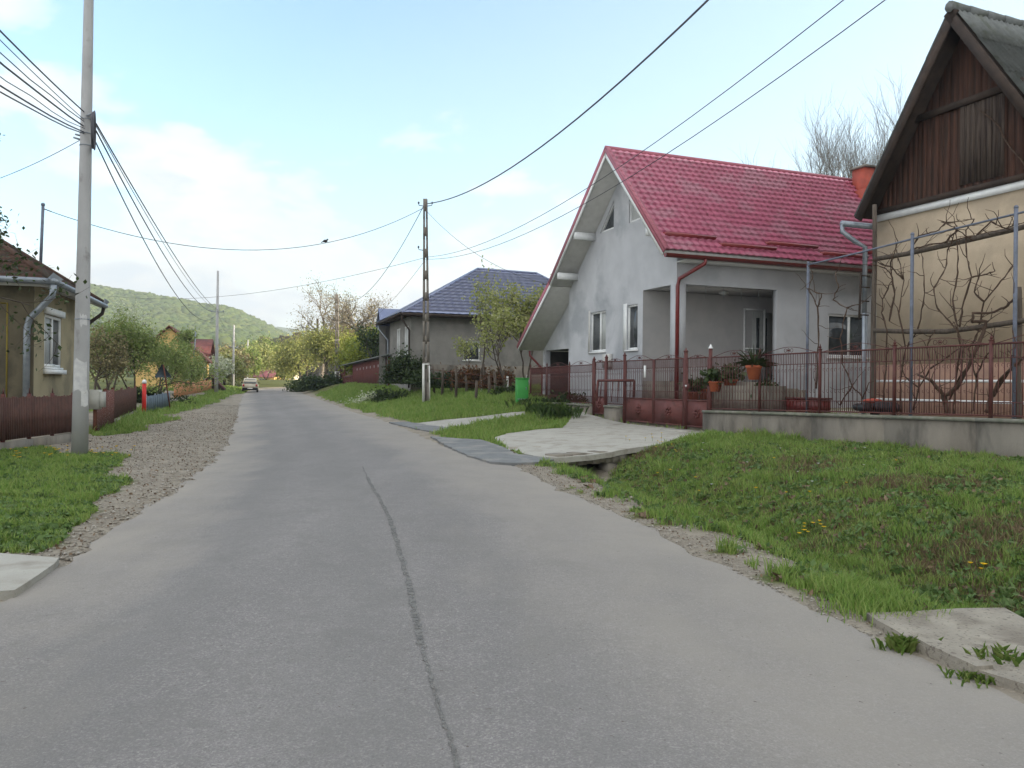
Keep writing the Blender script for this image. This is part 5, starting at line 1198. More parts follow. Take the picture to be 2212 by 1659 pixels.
mb = MB(); mb.add([K2(o_, o_, -.2), K2(o_, Wd, -.2), K2(o_, Wd, E_-.05), K2(o_, o_, E_-.05)], [(0, 1, 2, 3)]); mb.add([K2(Lh-o_, o_, -.2), K2(Lh-o_, Wd, -.2), K2(Lh-o_, Wd, E_-.05), K2(Lh-o_, o_, E_-.05)], [(0, 1, 2, 3)])
mb.add([K2(o_, Wd, -.2), K2(Lh-o_, Wd, -.2), K2(Lh-o_, Wd, E_-.05), K2(o_, Wd, E_-.05)], [(0, 1, 2, 3)]); mb.build('end_wall', M['left_wall_shaded'], lh)
mb = MB(); mb.box(K2, o_-.012, o_-.002, o_+.62, o_+.66, .9, 3.65); mb.box(K2, o_-.012, o_-.002, o_+.66, o_+1.8, 3.61, 3.65); mb.build('painted_border', M['yellow_line'], lh)
wn = window(lh, side, *wl, rec=.06, mull=(.5,), fw=.08, curtain=True)
mb = MB(); mpbox(mb, side, wl[0]-.08, wl[1]+.08, wl[3]+.02, wl[3]+.2, -.1, .0); mb.build('window_hood', M['white'], lh); mb = MB(); mpbox(mb, side, wl[0]-.12, wl[1]+.12, wl[2]-.2, wl[2]-.07, -.14, .0); mb.build('window_ledge', M['white'], lh)
# window on the shaded end wall, mostly hidden
mb = MB(); ap = (Lh/2, 3.25, 6.25)
E0 = [K2(0, 0, E_), K2(Lh, 0, E_)]; E1 = [K2(0, 8, E_), K2(Lh, 8, E_)]; A0 = K2(Lh/2, 3.2, 6.3); A1 = K2(Lh/2, 8, 6.3)
def tri_rows(mb_, a, b, c, d, rows=16, amp=.03):     # a,b eave; c,d ridge
    a, b, c, d = map(Vector, (a, b, c, d)); nrm_ = (b-a).cross(c-a).normalized(); nrm_ = nrm_ if nrm_.z > 0 else -nrm_
    cols = 46; V = []
    for i in range(rows):
        for e, hh in ((i/rows, 1.0), ((i+.98)/rows, .0)):
            for j in range(cols*2+1):
                t_ = j/(cols*2); V.append((a.lerp(c, e)).lerp(b.lerp(d, e), t_)+nrm_*(.03*hh+amp*(j % 2)))
    n = cols*2+1; mb_.add(V, [(i*n+j, i*n+j+1, (i+1)*n+j+1, (i+1)*n+j) for i in range(rows*2-1) for j in range(n-1)])
tri_rows(mb, E0[0], E0[1], A0, A0); tri_rows(mb, E1[0], E0[0], A1, A0); tri_rows(mb, E0[1], E1[1], A0, A1)
lrf = mb.build('roof', M['brown_roof'], lh)
mb = MB(); mb.add([K2(.02, .02, E_-.03), K2(Lh-.02, .02, E_-.03), K2(Lh-.02, 8, E_-.03), K2(.02, 8, E_-.03)], [(0, 1, 2, 3)]); mb.box(K2, .0, Lh, .0, .03, E_-.16, E_+.02); mb.box(K2, .0, .03, .031, 8, E_-.16, E_+.02); mb.build('eave_boards', M['soffit'], lrf)
mb = MB(); mb.tube([E0[0]+Vector((0, 0, .05)), A0+Vector((0, 0, .05))], .09, 6); mb.tube([E0[1]+Vector((0, 0, .05)), A0+Vector((0, 0, .05))], .09, 6); mb.tube([A0+Vector((0, 0, .05)), A1+Vector((0, 0, .05))], .09, 6); mb.build('hip_tiles', M['brown_roof'], lrf)
mb = MB(); mb.tube([K2(-.1, -.09, E_-.02), K2(Lh+.1, -.09, E_-.08)], .085, 8); mb.tube([K2(-.09, -.1, E_-.02), K2(-.09, 8, E_+.03)], .085, 8); mb.build('gutter', M['zinc'], lh, True)
mb = MB(); mb.add([K2(-.05, -.05, E_+.22), K2(-.28, .02, E_+.05), K2(.02, -.28, E_+.05), K2(-.05, -.05, E_-.1)], [(0, 1, 3), (0, 3, 2)]); mb.add([K2(Lh+.05, -.05, E_+.2), K2(Lh+.25, .0, E_+.05), K2(Lh-.1, -.25, E_+.05), K2(Lh+.05, -.05, E_-.1)], [(0, 1, 3), (0, 3, 2)]); mb.build('gutter_corner', M['zinc'], lh)
mb = MB(); mb.tube([K2(-.05, -.05, E_-.1), K2(-.02, -.02, E_-.4), K2(o_-.13, o_+.08, E_-1.0), K2(o_-.13, o_+.14, E_-1.25), K2(o_-.13, o_+.14, .1)], .085, 9); mb.build('downpipe', M['zinc'], lh, True)
mb = MB(); mb.tube([K2(Lh, -.05, E_-.1), K2(Lh, .0, E_-.35), K2(Lh-o_+.08, o_-.15, E_-.8), K2(Lh-o_+.08, o_-.1, E_-1.0), K2(Lh-o_+.08, o_-.1, .1)], .06, 9); mb.build('downpipe', M['beam'], lh, True)
m = MB(); b = P(88, 560, 27); m.tube([P(87, 590, 27), P(93, 443, 27)], .05, 7); m.tube([P(93, 450, 27), P(112, 457, 27.3)], .012, 4); m.sphere(P(93, 442, 27), .07, 7, 5)
single(m, 'roof_mast', M['galv'], 'thin metal service mast standing behind the brown roof at the left', 'mast', smooth=True)

# ================================================================== left fences
f0 = Vector((*G(-60, 986).xy, 0)); f1 = Vector((*G(158, 952).xy, 0)); f0 = f0+(f0-f1).normalized()*4.5
def simple_fence(name, label, a, b, h, mats, posts, spacing, kindp='picket', pw=.05, rail=.05, plinth_h=0, gap=.5, capf=False, two_face=False):
    a = Vector((a[0], a[1], 0)); b = Vector((b[0], b[1], 0)); d = (b-a); L = d.length; d.normalize(); z0_, z1_ = float(zbase(*a.xy)), float(zbase(*b.xy)); z = lambda q: z0_+(z1_-z0_)*q/L
    r = thing(name, label, 'fence', (*(a+d*L/2).xy, z(L/2))); s = Vector((d.y, -d.x, 0))
    if plinth_h:
        m_ = MB(); k = max(1, int(L/2))
        for i in range(k):
            q0, q1 = L*i/k, L*(i+1)/k
            m_.hexa([a+d*q0-s*.09+Vector((0, 0, z(q0)-.2)), a+d*q1-s*.09+Vector((0, 0, z(q1)-.2)), a+d*q1+s*.09+Vector((0, 0, z(q1)-.2)), a+d*q0+s*.09+Vector((0, 0, z(q0)-.2))],
                    [a+d*q0-s*.09+Vector((0, 0, z(q0)+plinth_h)), a+d*q1-s*.09+Vector((0, 0, z(q1)+plinth_h)), a+d*q1+s*.09+Vector((0, 0, z(q1)+plinth_h)), a+d*q0+s*.09+Vector((0, 0, z(q0)+plinth_h))])
        m_.build('plinth', M['plinth'], r)
    for q in np.linspace(0.03, L-.03, posts):
        m_ = MB(); p = a+d*q; m_.bar(p+Vector((0, 0, z(q)-.1)), p+Vector((0, 0, z(q)+h+.07)), pw)
        if capf: m_.tube([p+Vector((0, 0, z(q)+h+.07)), p+Vector((0, 0, z(q)+h+.2))], [.02, .004], 5)
        m_.build('post', M[mats[0]], r)
    for hh in (h-.04, h*.62 if not plinth_h else h*.55, plinth_h+.10):
        m_ = MB(); n = max(1, int(L/3))
        for i in range(n): q0, q1 = L*i/n, L*(i+1)/n; m_.bar(a+d*q0+Vector((0, 0, z(q0)+hh)), a+d*q1+Vector((0, 0, z(q1)+hh)), rail*.8)
        m_.build('rail', M[mats[0]], r)
    m_ = MB(); q = spacing/2; rr_ = random.Random(int(L*10))
    while q < L:
        w2 = spacing*gap/2; hh = h+rr_.uniform(-.02, .02); p = a+d*q+s*(rail*.5+.012); zz_ = z(q)
        th = .012; lo_ = plinth_h+.04
        m_.hexa([p-d*w2-s*th+Vector((0, 0, zz_+lo_)), p+d*w2-s*th+Vector((0, 0, zz_+lo_)), p+d*w2+s*th+Vector((0, 0, zz_+lo_)), p-d*w2+s*th+Vector((0, 0, zz_+lo_))],
                [p-d*w2-s*th+Vector((0, 0, zz_+hh)), p+d*w2-s*th+Vector((0, 0, zz_+hh)), p+d*w2+s*th+Vector((0, 0, zz_+hh)), p-d*w2+s*th+Vector((0, 0, zz_+hh))])
        q += spacing
    m_.build('boards', M[mats[1]], r); return r
simple_fence('metal_fence', 'dark brown metal fence with red-brown posts in front of the left house', f0, f1, 1.17, ('fence', 'left_fence'), 9, .075, plinth_h=.2, gap=.42, pw=.08, capf=True)
f1b = Vector((*G(165, 951).xy, 0)); f2 = Vector((*G(205, 938).xy, 0)); f3 = Vector((*G(243, 916).xy, 0)); f4 = Vector((*G(292, 893).xy, 0))
simple_fence('board_fence', 'short flaking red board fence just right of the round pole', f2, f3, 1.2, ('rust', 'red_picket'), 3, .19, gap=.8, pw=.1)
simple_fence('metal_fence', 'brown mesh-like fence under the fruit trees, left of the red marker post', f3+Vector((-.15, .3, 0)), f4, 1.15, ('fence', 'left_fence'), 4, .11, plinth_h=.12, gap=.45, pw=.08)
b1 = Vector((*G(316, 893).xy, 0)); b2 = Vector((*G(366, 880).xy, 0))
simple_fence('sheet_fence', 'low blue-grey sheet metal fence behind the triangular sign', b1, b2, .78, ('zinc', 'blue_fence'), 4, .5, gap=.97, pw=.05)
simple_fence('board_fence', 'long orange-brown varnished board fence before the yellow house', P(377, 858, 51).xy, P(463, 845, 78).xy, 1.0, ('orange_wood', 'orange_wood'), 14, .22, gap=.92, pw=.1)
# meter box on the fence, red marker post, sign
bb = P(206, 884, 22.6); r = thing('meter_box', 'grey electricity meter box fixed beside the round pole above red boards', 'meter box', (bb.x, bb.y, 0)); m = MB(); m.box(lambda a, b, c: bb+Vector((a, b, c)), -.16, .14, -.1, .1, .0, .56); m.build('cabinet', M['meter'], r)
m = MB(); m.box(lambda a, b, c: bb+Vector((a, b, c)), .145, .26, -.08, .08, .06, .50); m.build('side_box', M['meter'], r)
m = MB(); m.box(lambda a, b, c: bb+Vector((a, b, c)), -.05, .03, -.03, .03, -.9, .0); m.build('bracket', M['rust'], r)
mp_ = G(311, 896); r = thing('marker_post', 'red round marker post with a white cap beside the blue-grey fence', 'marker post', mp_)
t0 = P(311, 826, mp_.y).z; m = MB(); m.tube([mp_-Vector((0, 0, .1)), Vector((mp_.x, mp_.y, t0-.05))], .085, 12); m.build('tube', M['signred'], r, True)
m = MB(); m.tube([Vector((mp_.x, mp_.y, t0-.05)), Vector((mp_.x, mp_.y, t0+.06)), Vector((mp_.x, mp_.y, t0+.12))], [.095, .09, .03], 12); m.build('cap', M['white'], r, True)
sg = G(369, 888); r = thing('road_sign', 'bare grey back of a triangular road sign on a leaning rusty pole', 'road sign', sg)
tpv = P(353, 788, sg.y-.1); m = MB(); m.tube([sg-Vector((0, 0, .1)), tpv], .035, 8); m.build('pole', M['rust'], r)
c = P(352, 804, sg.y); sd_ = 34*sg.y/F; ax = Vector((.96, .28, 0)); m = MB(); nrm3 = Vector((ax.y, -ax.x, 0))
v3 = [c-ax*sd_*.52-Vector((0, 0, sd_*.36)), c+ax*sd_*.52-Vector((0, 0, sd_*.30)), c+ax*sd_*(-.06)+Vector((0, 0, sd_*.55))]
def rounded(v3, k=.1):
    out = []
    for i in range(3):
        a, b, c2 = v3[i-1], v3[i], v3[(i+1) % 3]; out += [b.lerp(a, k), b.lerp((a+c2)/2, k*.45), b.lerp(c2, k)]
    return out
rv = rounded(v3); n = len(rv); fr_ = [p+nrm3*.0 for p in rv]; bk_ = [p-nrm3*.03 for p in rv]
m.add(fr_+bk_, [tuple(range(n)), tuple(range(2*n-1, n-1, -1))]+[(i, (i+1) % n, n+(i+1) % n, n+i) for i in range(n)]); m.build('plate', M['signback'], r)
m = MB(); cc3 = sum(rv, Vector())/n
for i in range(n):
    j = (i+1) % n; a, b = rv[i], rv[j]; ai, bi = a.lerp(cc3, .2), b.lerp(cc3, .2); o = -nrm3*.034; m.add([a+o, b+o, bi+o, ai+o], [(0, 1, 2, 3)])
m.build('front_border', M['signred'], r)

# ================================================================== green cabinet
gp = G(1127, 869); gb = Fr(gp.x, gp.y, (.97, .25)); r = thing('green_cabinet', 'bright green upright metal cabinet left of the low plinth wall', 'cabinet', gp, gb.rot)
m = MB(); gz0 = gp.z-.1; ht = 53*gp.y/F
prof = [(-.23, -.18), (.23, -.18), (.23, .18), (-.23, .18)]
m.box(gb, -.24, .24, -.18, .18, gz0, gp.z+ht-.05); bd = m.build('body', M['green'], r)
mod = bd.modifiers.new('bevel', 'BEVEL'); mod.width = .03; mod.segments = 2
m = MB(); m.box(gb, -.26, .26, -.20, .20, gp.z+ht-.05, gp.z+ht); m.build('lid', M['green'], r)
m = MB(); m.box(gb, -.245, .245, -.19, -.181, gp.z+.12, gp.z+.15); m.box(gb, .12, .15, -.2, -.181, gp.z+ht*.5, gp.z+ht*.62); m.build('latch', M['zinc'], r)

# ================================================================== blue-roofed house
U = Fr(-6.2, 48, (.94, .33)); uh = thing('house', 'dark grey rendered house with a blue tiled hipped roof above the grass bank', 'house', U(0, 0, 1.3), U.rot)
UL, UW, UE = 14.0, 7.0, 5.75
facu = lambda t, z, d: U(d, t, z); sidu = lambda s, z, d: U(s, d, z)
ww = []
for x0 in (.75, 3.3): ww.append((x0, x0+1.25, 3.35, 5.15))
mb = MB(); wallpoly(mb, facu, rect(0, UW, 1.0, UE-.05), [rect(*w_) for w_ in ww], .15)
def sU(dx, off=0.0):
    k = (dx-CX)/F; return (k*48+6.2)/(.9435-k*.3312)
sw_ = (sU(1000), sU(1036), 3.05, 4.25)
wallpoly(mb, sidu, rect(0, UL, 2.75, UE-.05), [rect(*sw_)], .15)
mb.add([U(UL, 0, 1), U(UL, UW, 1), U(UL, UW, UE-.05), U(UL, 0, UE-.05)], [(0, 1, 2, 3)]); mb.add([U(0, UW, 1), U(UL, UW, 1), U(UL, UW, UE-.05), U(0, UW, UE-.05)], [(0, 1, 2, 3)]); mb.build('wall', M['grey_house'], uh)
mb = MB(); mb.box(U, -.0, UL, -.06, .0, 1.0, 2.75); mb.build('plinth', M['plinth'], uh)
for w_ in ww: window(uh, facu, *w_, rec=.08, mull=(.5,), fw=.1, pane='curtain')
window(uh, sidu, *sw_, rec=.08, mull=(), fw=.07)
R0 = U(5.28, 3.5, 9.27); R1 = U(9.5, 3.5, 9.2); eo = .7
C4 = [U(-eo, -eo, UE), U(UL+eo, -eo, UE), U(UL+eo, UW+eo, UE), U(-eo, UW+eo, UE)]
def hip(mb_, a, b, c, d, per=.5, rows=15, amp=.03):
    a, b, c, d = map(Vector, (a, b, c, d)); nrm_ = (b-a).cross(c-a).normalized(); nrm_ = nrm_ if nrm_.z > 0 else -nrm_; L = (b-a).length; cols = int(L/per*4); V = []
    for i in range(rows):
        for e, hh in ((i/rows, 1.0), (min(1, (i+1.13)/rows), .0)):
            l, r_ = a.lerp(c, e), b.lerp(d, e)
            for j in range(cols+1):
                p = l.lerp(r_, j/cols); s = (p-a).dot((b-a)/L); V.append(p+nrm_*(.13*hh+amp*(.5+.5*math.cos(6.283*s/per))))
    n = cols+1; mb_.add(V, [(i*n+j, i*n+j+1, (i+1)*n+j+1, (i+1)*n+j) for i in range(rows*2-1) for j in range(n-1)])
mb = MB(); hip(mb, C4[0], C4[1], R0, R1); hip(mb, C4[3], C4[0], R0, R0); hip(mb, C4[1], C4[2], R1, R1); hip(mb, C4[2], C4[3], R1, R0); urf = mb.build('roof', M['blue_tile'], uh)
mb = MB()
for a, b in ((C4[0], R0), (C4[3], R0), (R0, R1), (R1, C4[1]), (R1, C4[2])): mb.tube([Vector(a)+Vector((0, 0, .07)), Vector(b)+Vector((0, 0, .07))], .09, 6)
mb.build('ridge_cap', M['blue_tile'], urf, True)
mb = MB(); mb.add([Vector(p)-Vector((0, 0, .02)) for p in C4], [(0, 1, 2, 3)])
for i in range(4): mb.bar(Vector(C4[i])-Vector((0, 0, .08)), Vector(C4[(i+1) % 4])-Vector((0, 0, .08)), .05, .16)
mb.build('eave_board', M['beam'], urf)
mb = MB(); mb.tube([U(-.75, -.8, UE-.02), U(UL+.7, -.8, UE-.05)], .08, 8); mb.tube([U(-.8, -.75, UE-.02), U(-.8, UW+.7, UE-.05)], .08, 8); mb.build('gutter', M['beam'], uh, True)
mb = MB(); mb.tube([U(-.7, -.7, UE-.1), U(-.7, -.7, UE-.35), U(-.12, -.12, UE-.95), U(-.12, -.12, 1.3)], .06, 8); mb.build('downpipe', M['beam'], uh, True)
mb = MB(); mb.tube([U(-.7, UW+.5, UE-.1), U(-.7, UW+.4, UE-.4), U(-.12, UW, UE-1.2), U(-.12, UW, 1.3)], .06, 8); mb.build('downpipe', M['zinc'], uh, True)
# small porch gable on the far left end
pg = P(862, 640, 57); 
mb = MB(); a, b, c = U(-.6, 7.3, UE-.2), U(-.6, 9.3, UE-.2), U(-.6, 8.3, UE+1.1); bk3 = Vector(U(7, 0, 0)-U(0, 0, 0))
mb.add([a+Vector((0, 0, 0)), b, c, a+bk3, b+bk3, c+bk3], [(0, 3, 5, 2), (1, 2, 5, 4)]); mb.build('porch_roof', M['blue_tile'], urf)
mb = MB(); mb.add([U(-.2, 7.5, 1), U(-.2, 8.7, 1), U(-.2, 8.7, UE-.1), U(-.2, 8.3, UE+.7), U(-.2, 7.5, UE-.1)], [(0, 1, 2, 3, 4)]); mb.add([U(-.6, 7.7, 1), U(6, 7.7, 1), U(6, 7.7, UE), U(-.6, 7.7, UE)], [(0, 1, 2, 3)]); mb.build('porch_wall', M['grey_house'], uh)

# red-brown shed
sa = P(840, 830, 54); sb = P(728, 833, 84); dS = (sb-sa); dS.z = 0; Ls = dS.length; dS.normalize(); SH = Fr2(Vector((sa.x, sa.y, 0)), dS, -1)
sh = thing('shed', 'long low red-brown plank shed with a thin grey roof on the bank', 'shed', (*((sa+sb)/2).xy, 1.2)); zb0 = sa.z-.15; zb1 = sb.z-.2
mb = MB(); rr = random.Random(6); q = 0
ztop = lambda q: P(840, 767, 54).z+(P(728, 793, 84).z-P(840, 767, 54).z)*q/Ls-.1
while q < Ls:
    wd = rr.uniform(.16, .22); d = rr.uniform(-.012, .012); z0 = zb0+(zb1-zb0)*q/Ls
    if not (Ls*.60 < q < Ls*.78): mb.box(SH, q, q+wd-.012, d, .04, z0, ztop(q))
    else: mb.box(SH, q, q+wd-.012, d, .04, z0, ztop(q)-.95)
    q += wd
mb.build('plank_wall', M['shed'], sh)
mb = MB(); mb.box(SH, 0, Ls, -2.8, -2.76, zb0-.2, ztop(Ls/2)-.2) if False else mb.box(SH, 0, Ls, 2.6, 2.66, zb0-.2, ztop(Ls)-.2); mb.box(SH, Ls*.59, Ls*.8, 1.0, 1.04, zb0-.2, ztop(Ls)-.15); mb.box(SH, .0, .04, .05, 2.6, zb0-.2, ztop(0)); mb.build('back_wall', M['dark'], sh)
mb = MB()
for q in np.linspace(Ls*.61, Ls*.77, 5): mb.box(SH, q-.05, q+.05, -.06, -.02, 1.15, 2.15)
mb.box(SH, Ls*.60, Ls*.78, -.07, -.03, 2.1, 2.18); mb.build('gate', M['fence'], sh)
mb = MB()
for q in np.linspace(Ls*.08, Ls*.5, 8): mb.box(SH, q, q+.14, -.03, -.014, ztop(q)-.62, ztop(q)-.42)
mb.build('vent_slot', M['paper'], sh)
mb = MB(); a, b = ztop(0)+.1, ztop(Ls)+.1
mb.hexa([SH(-.3, -.35, a-.05), SH(Ls+.4, -.35, b-.05), SH(Ls+.4, 2.9, b+.35), SH(-.3, 2.9, a+.35)], [SH(-.3, -.35, a+.03), SH(Ls+.4, -.35, b+.03), SH(Ls+.4, 2.9, b+.43), SH(-.3, 2.9, a+.43)]); mb.build('roof', M['fibre'], sh)

# old posts and wire in front of the blue house
rr = random.Random(21)
STK = sorted(((985, 852, 790, 39), (1008, 845, 812, 41), (1027, 868, 822, 36), (1044, 850, 786, 40), (1056, 862, 812, 37.5), (1070, 860, 802, 37), (955, 838, 795, 42), (938, 832, 792, 44), (1090, 848, 800, 38.5), (1020, 840, 800, 42), (975, 838, 800, 43.5)))
for i, (dx, dyb, dyt, Y) in enumerate(STK):
    b = P(dx, dyb, Y); t = P(dx+rr.uniform(-4, 4), dyt, Y); m = MB(); m.tube([Vector((b.x, b.y, min(b.z, float(zt(b.x, b.y)))-.1)), b.lerp(t, .5)+Vector((.02, 0, 0)), t], [.08, .07, .06], 6)
    single(m, 'fence_stake', M['old_wood'], ('leftmost', 'second', 'third', 'fourth', 'fifth', 'sixth, central', 'seventh', 'eighth', 'ninth', 'tenth', 'rightmost')[i]+' of the crooked old fence stakes before the blue-roofed house, counted from the left', 'fence stake', 'old stakes before the blue-roofed house')
m = MB()
for hh in (.35, .85):
    m.tube([P(930, 828-hh*35, 44), P(985, 836-hh*38, 41), P(1044, 846-hh*40, 39), P(1130, 858-hh*42, 36)], .02, 4)
single(m, 'fence_wire', M['rust'], 'rusty wires strung between the old stakes by the blue-roofed house', 'wire')

# ================================================================== far houses
Yh = Fr(*P(437, 830, 66).xy, (-.96, -.30))
def simple_house(name, label, fr, L, Wd, z0, ze, zr_, wallm, roofm, over=.4, ridge='y', wins=()):
    r = thing(name, label, 'house', fr(0, 0, z0), fr.rot); b = MB()
    if ridge == 'y':   # ridge along local Y
        b.add([fr(0, 0, z0), fr(0, Wd, z0), fr(0, Wd, ze), fr(0, 0, ze)], [(0, 1, 2, 3)]); b.add([fr(L, 0, z0), fr(L, Wd, z0), fr(L, Wd, ze), fr(L, 0, ze)], [(0, 1, 2, 3)])
        for y in (0, Wd): b.add([fr(0, y, z0), fr(L, y, z0), fr(L, y, ze), fr(L/2, y, zr_-.1), fr(0, y, ze)], [(0, 1, 2, 3, 4)])
        b.build('wall', M[wallm], r); b = MB(); sl_ = (zr_-ze)/(L/2)
        for s0, s1 in ((-over, L/2), (L+over, L/2)):
            b.hexa([fr(s0, -over, ze-over*sl_), fr(s1, -over, zr_), fr(s1, Wd+over, zr_), fr(s0, Wd+over, ze-over*sl_)], [fr(s0, -over, ze-over*sl_+.12), fr(s1, -over, zr_+.12), fr(s1, Wd+over, zr_+.12), fr(s0, Wd+over, ze-over*sl_+.12)])
        b.build('roof', M[roofm], r)
    else:
        b.add([fr(0, 0, z0), fr(L, 0, z0), fr(L, 0, ze), fr(0, 0, ze)], [(0, 1, 2, 3)]); b.add([fr(0, Wd, z0), fr(L, Wd, z0), fr(L, Wd, ze), fr(0, Wd, ze)], [(0, 1, 2, 3)])
        for x in (0, L): b.add([fr(x, 0, z0), fr(x, Wd, z0), fr(x, Wd, ze), fr(x, Wd/2, zr_-.1), fr(x, 0, ze)], [(0, 1, 2, 3, 4)])
        b.build('wall', M[wallm], r); b = MB(); sl_ = (zr_-ze)/(Wd/2)
        for s0, s1 in ((-over, Wd/2), (Wd+over, Wd/2)):
            b.hexa([fr(-over, s0, ze-over*sl_), fr(-over, s1, zr_), fr(L+over, s1, zr_), fr(L+over, s0, ze-over*sl_)], [fr(-over, s0, ze-over*sl_+.12), fr(-over, s1, zr_+.12), fr(L+over, s1, zr_+.12), fr(L+over, s0, ze-over*sl_+.12)])
        b.build('roof', M[roofm], r)
    for (mp_, a0, a1, b0, b1) in wins: window(r, mp_, a0, a1, b0, b1, rec=-.02, mull=(.5,), fw=.08)
    return r
# yellow house: gable towards the viewer, one slope towards the road
yo = P(437, 826, 74); yf = Fr2(Vector((yo.x, yo.y, 0)), Vector((-.95, -.3, 0)).normalized())
YF = lambda a, b, z: Vector((yo.x, yo.y, 0))+Vector((-.958, -.287, 0))*a+Vector((-.287, .958, 0))*b+Vector((0, 0, z)); 
class _F: pass
class Fr3:
    def __init__(s, o, ea, eb): s.o = o; s.ea = ea; s.eb = eb; s.rot = math.atan2(eb.y, eb.x)
    def __call__(s, a, b, z): return Vector((s.o[0], s.o[1], 0))+s.ea*a+s.eb*b+Vector((0, 0, z))
ea = Vector((-.958, -.287, 0)); eb = Vector((-.287, .958, 0))
yh = Fr3((yo.x, yo.y), ea, eb)
simple_house('house', 'sunlit yellow house with an orange-brown roof behind the varnished board fence', yh, 5.8, 7, .3, 3.75, 6.6, 'yellow_wall', 'rust_roof', .4, 'y', [(lambda a, z, d: yh(a, d, z), .7, 1.7, 1.7, 3.1), (lambda a, z, d: yh(a, d, z), 2.5, 3.5, 1.7, 3.1), (lambda b, z, d: yh(d, b, z), 1.2, 2.4, 1.7, 3.1)])
y2 = P(446, 826, 91); yh2 = Fr3((y2.x, y2.y), ea, eb)
simple_house('house', 'maroon-roofed house just behind the yellow house', yh2, 4.9, 8, .3, 4.7, 6.5, 'maroon', 'maroon', .4, 'x')
m = MB(); pS = P(478, 832, 72); y3 = Fr3((P(481, 835, 75).x, 75), ea, eb); simple_house('shed', 'tiny dark-roofed outbuilding at the far end of the board fence', y3, 2.2, 2.5, .4, .9, 2.1, 'beam', 'maroon', .15, 'y')
f3_ = Fr3(P(632, 824, 190).xy, Vector((-1, -.1, 0)), Vector((-.1, 1, 0))); simple_house('house', 'distant house with a large purple-brown roof beyond the bend', f3_, 10, 9, .5, 3.2, 6.4, 'cream_wall', 'purple_roof', .6, 'x', [(lambda a, z, d: f3_(a, d, z), 1.5, 3, 1.3, 2.7), (lambda a, z, d: f3_(a, d, z), 5, 6.5, 1.3, 2.7)])
f4_ = Fr3(P(592, 826, 165).xy, Vector((-1, .05, 0)), Vector((.05, 1, 0))); simple_house('house', 'distant low cream house with white windows behind the parked car', f4_, 9.0, 6, .5, 2.6, 4.0, 'yellow_wall', 'purple_roof', .4, 'x', [(lambda a, z, d: f4_(a, d, z), 2, 3.2, 1.1, 2.2), (lambda a, z, d: f4_(a, d, z), 5, 6.5, 1.1, 2.2)])

# ================================================================== parked car (rear view)
cp_ = P(540, 848, 82); cz = float(zr(82))+.02; CF = Fr(cp_.x, cp_.y, (.955, .30)); car = thing('parked_car', 'beige hatchback seen from behind, parked at the left edge of the road', 'car', (cp_.x, cp_.y, cz), CF.rot)
def carloft(mb_, secs):
    V = []; n = None
    for (y, pts) in secs:
        ring = [(x, z) for x, z in pts]+[(-x, z) for x, z in reversed(pts)]
        n = len(ring); V += [CF(x, y, cz+z) for x, z in ring]
    mb_.add(V, [(i*n+j, i*n+(j+1) % n, (i+1)*n+(j+1) % n, (i+1)*n+j) for i in range(len(secs)-1) for j in range(n)]+[tuple(range(n-1, -1, -1)), tuple((len(secs)-1)*n+k for k in range(n))])
m = MB(); lo_ = lambda w, h: [(w*.93, .22), (w, .35), (w*1.0, .62), (w*.96, h)]
carloft(m, [(0, lo_(.76, .88)), (.12, lo_(.80, .92)), (1.0, lo_(.82, .93)), (2.6, lo_(.82, .92)), (3.4, lo_(.80, .85)), (3.8, lo_(.74, .70))]); body = m.build('body', M['carpaint'], car, True)
m = MB(); gh = lambda w0, w1, z1: [(w0, .89), (w1, z1-.06), (w1*.9, z1)]
carloft(m, [(.08, gh(.74, .60, 1.20)), (.35, gh(.76, .63, 1.44)), (1.3, gh(.76, .64, 1.48)), (2.1, gh(.76, .62, 1.42)), (2.75, gh(.74, .60, .98))]); m.build('cabin', M['carpaint'], car, True)
m = MB(); m.add([CF(-.62, .0, cz+.95), CF(.62, .0, cz+.95), CF(.52, .22, cz+1.36), CF(-.52, .22, cz+1.36)], [(0, 1, 2, 3)]); m.add([CF(.775, .6, cz+.96), CF(.775, 2.1, cz+.96), CF(.655, 1.9, cz+1.38), CF(.655, .6, cz+1.38)], [(0, 1, 2, 3)]); m.build('rear_window', M['glass'], car)
for s in (-1, 1):
    m = MB(); m.box(CF, s*.56 if s > 0 else -.74, .74 if s > 0 else -.56, -.03, .03, cz+.62, cz+.84); m.build('tail_light', M['lamp_red'], car)
m = MB(); m.box(CF, -.77, .77, -.10, .06, cz+.24, cz+.50); m.build('bumper', M['rubber'], car)
m = MB(); m.box(CF, -.26, .26, -.112, -.102, cz+.36, cz+.47); m.build('number_plate', M['plate'], car)
for sx in (-.72, .72):
    for sy in (.65, 3.05):
        m = MB(); m.tube([CF(sx-.09, sy, cz+.28), CF(sx+.09, sy, cz+.28)], .285, 16); m.build('wheel', M['rubber'], car)
m = MB(); m.box(CF, .80, .93, 2.35, 2.45, cz+.92, cz+1.05); m.box(CF, -.93, -.80, 2.35, 2.45, cz+.92, cz+1.05); m.build('wing_mirror', M['rubber'], car)

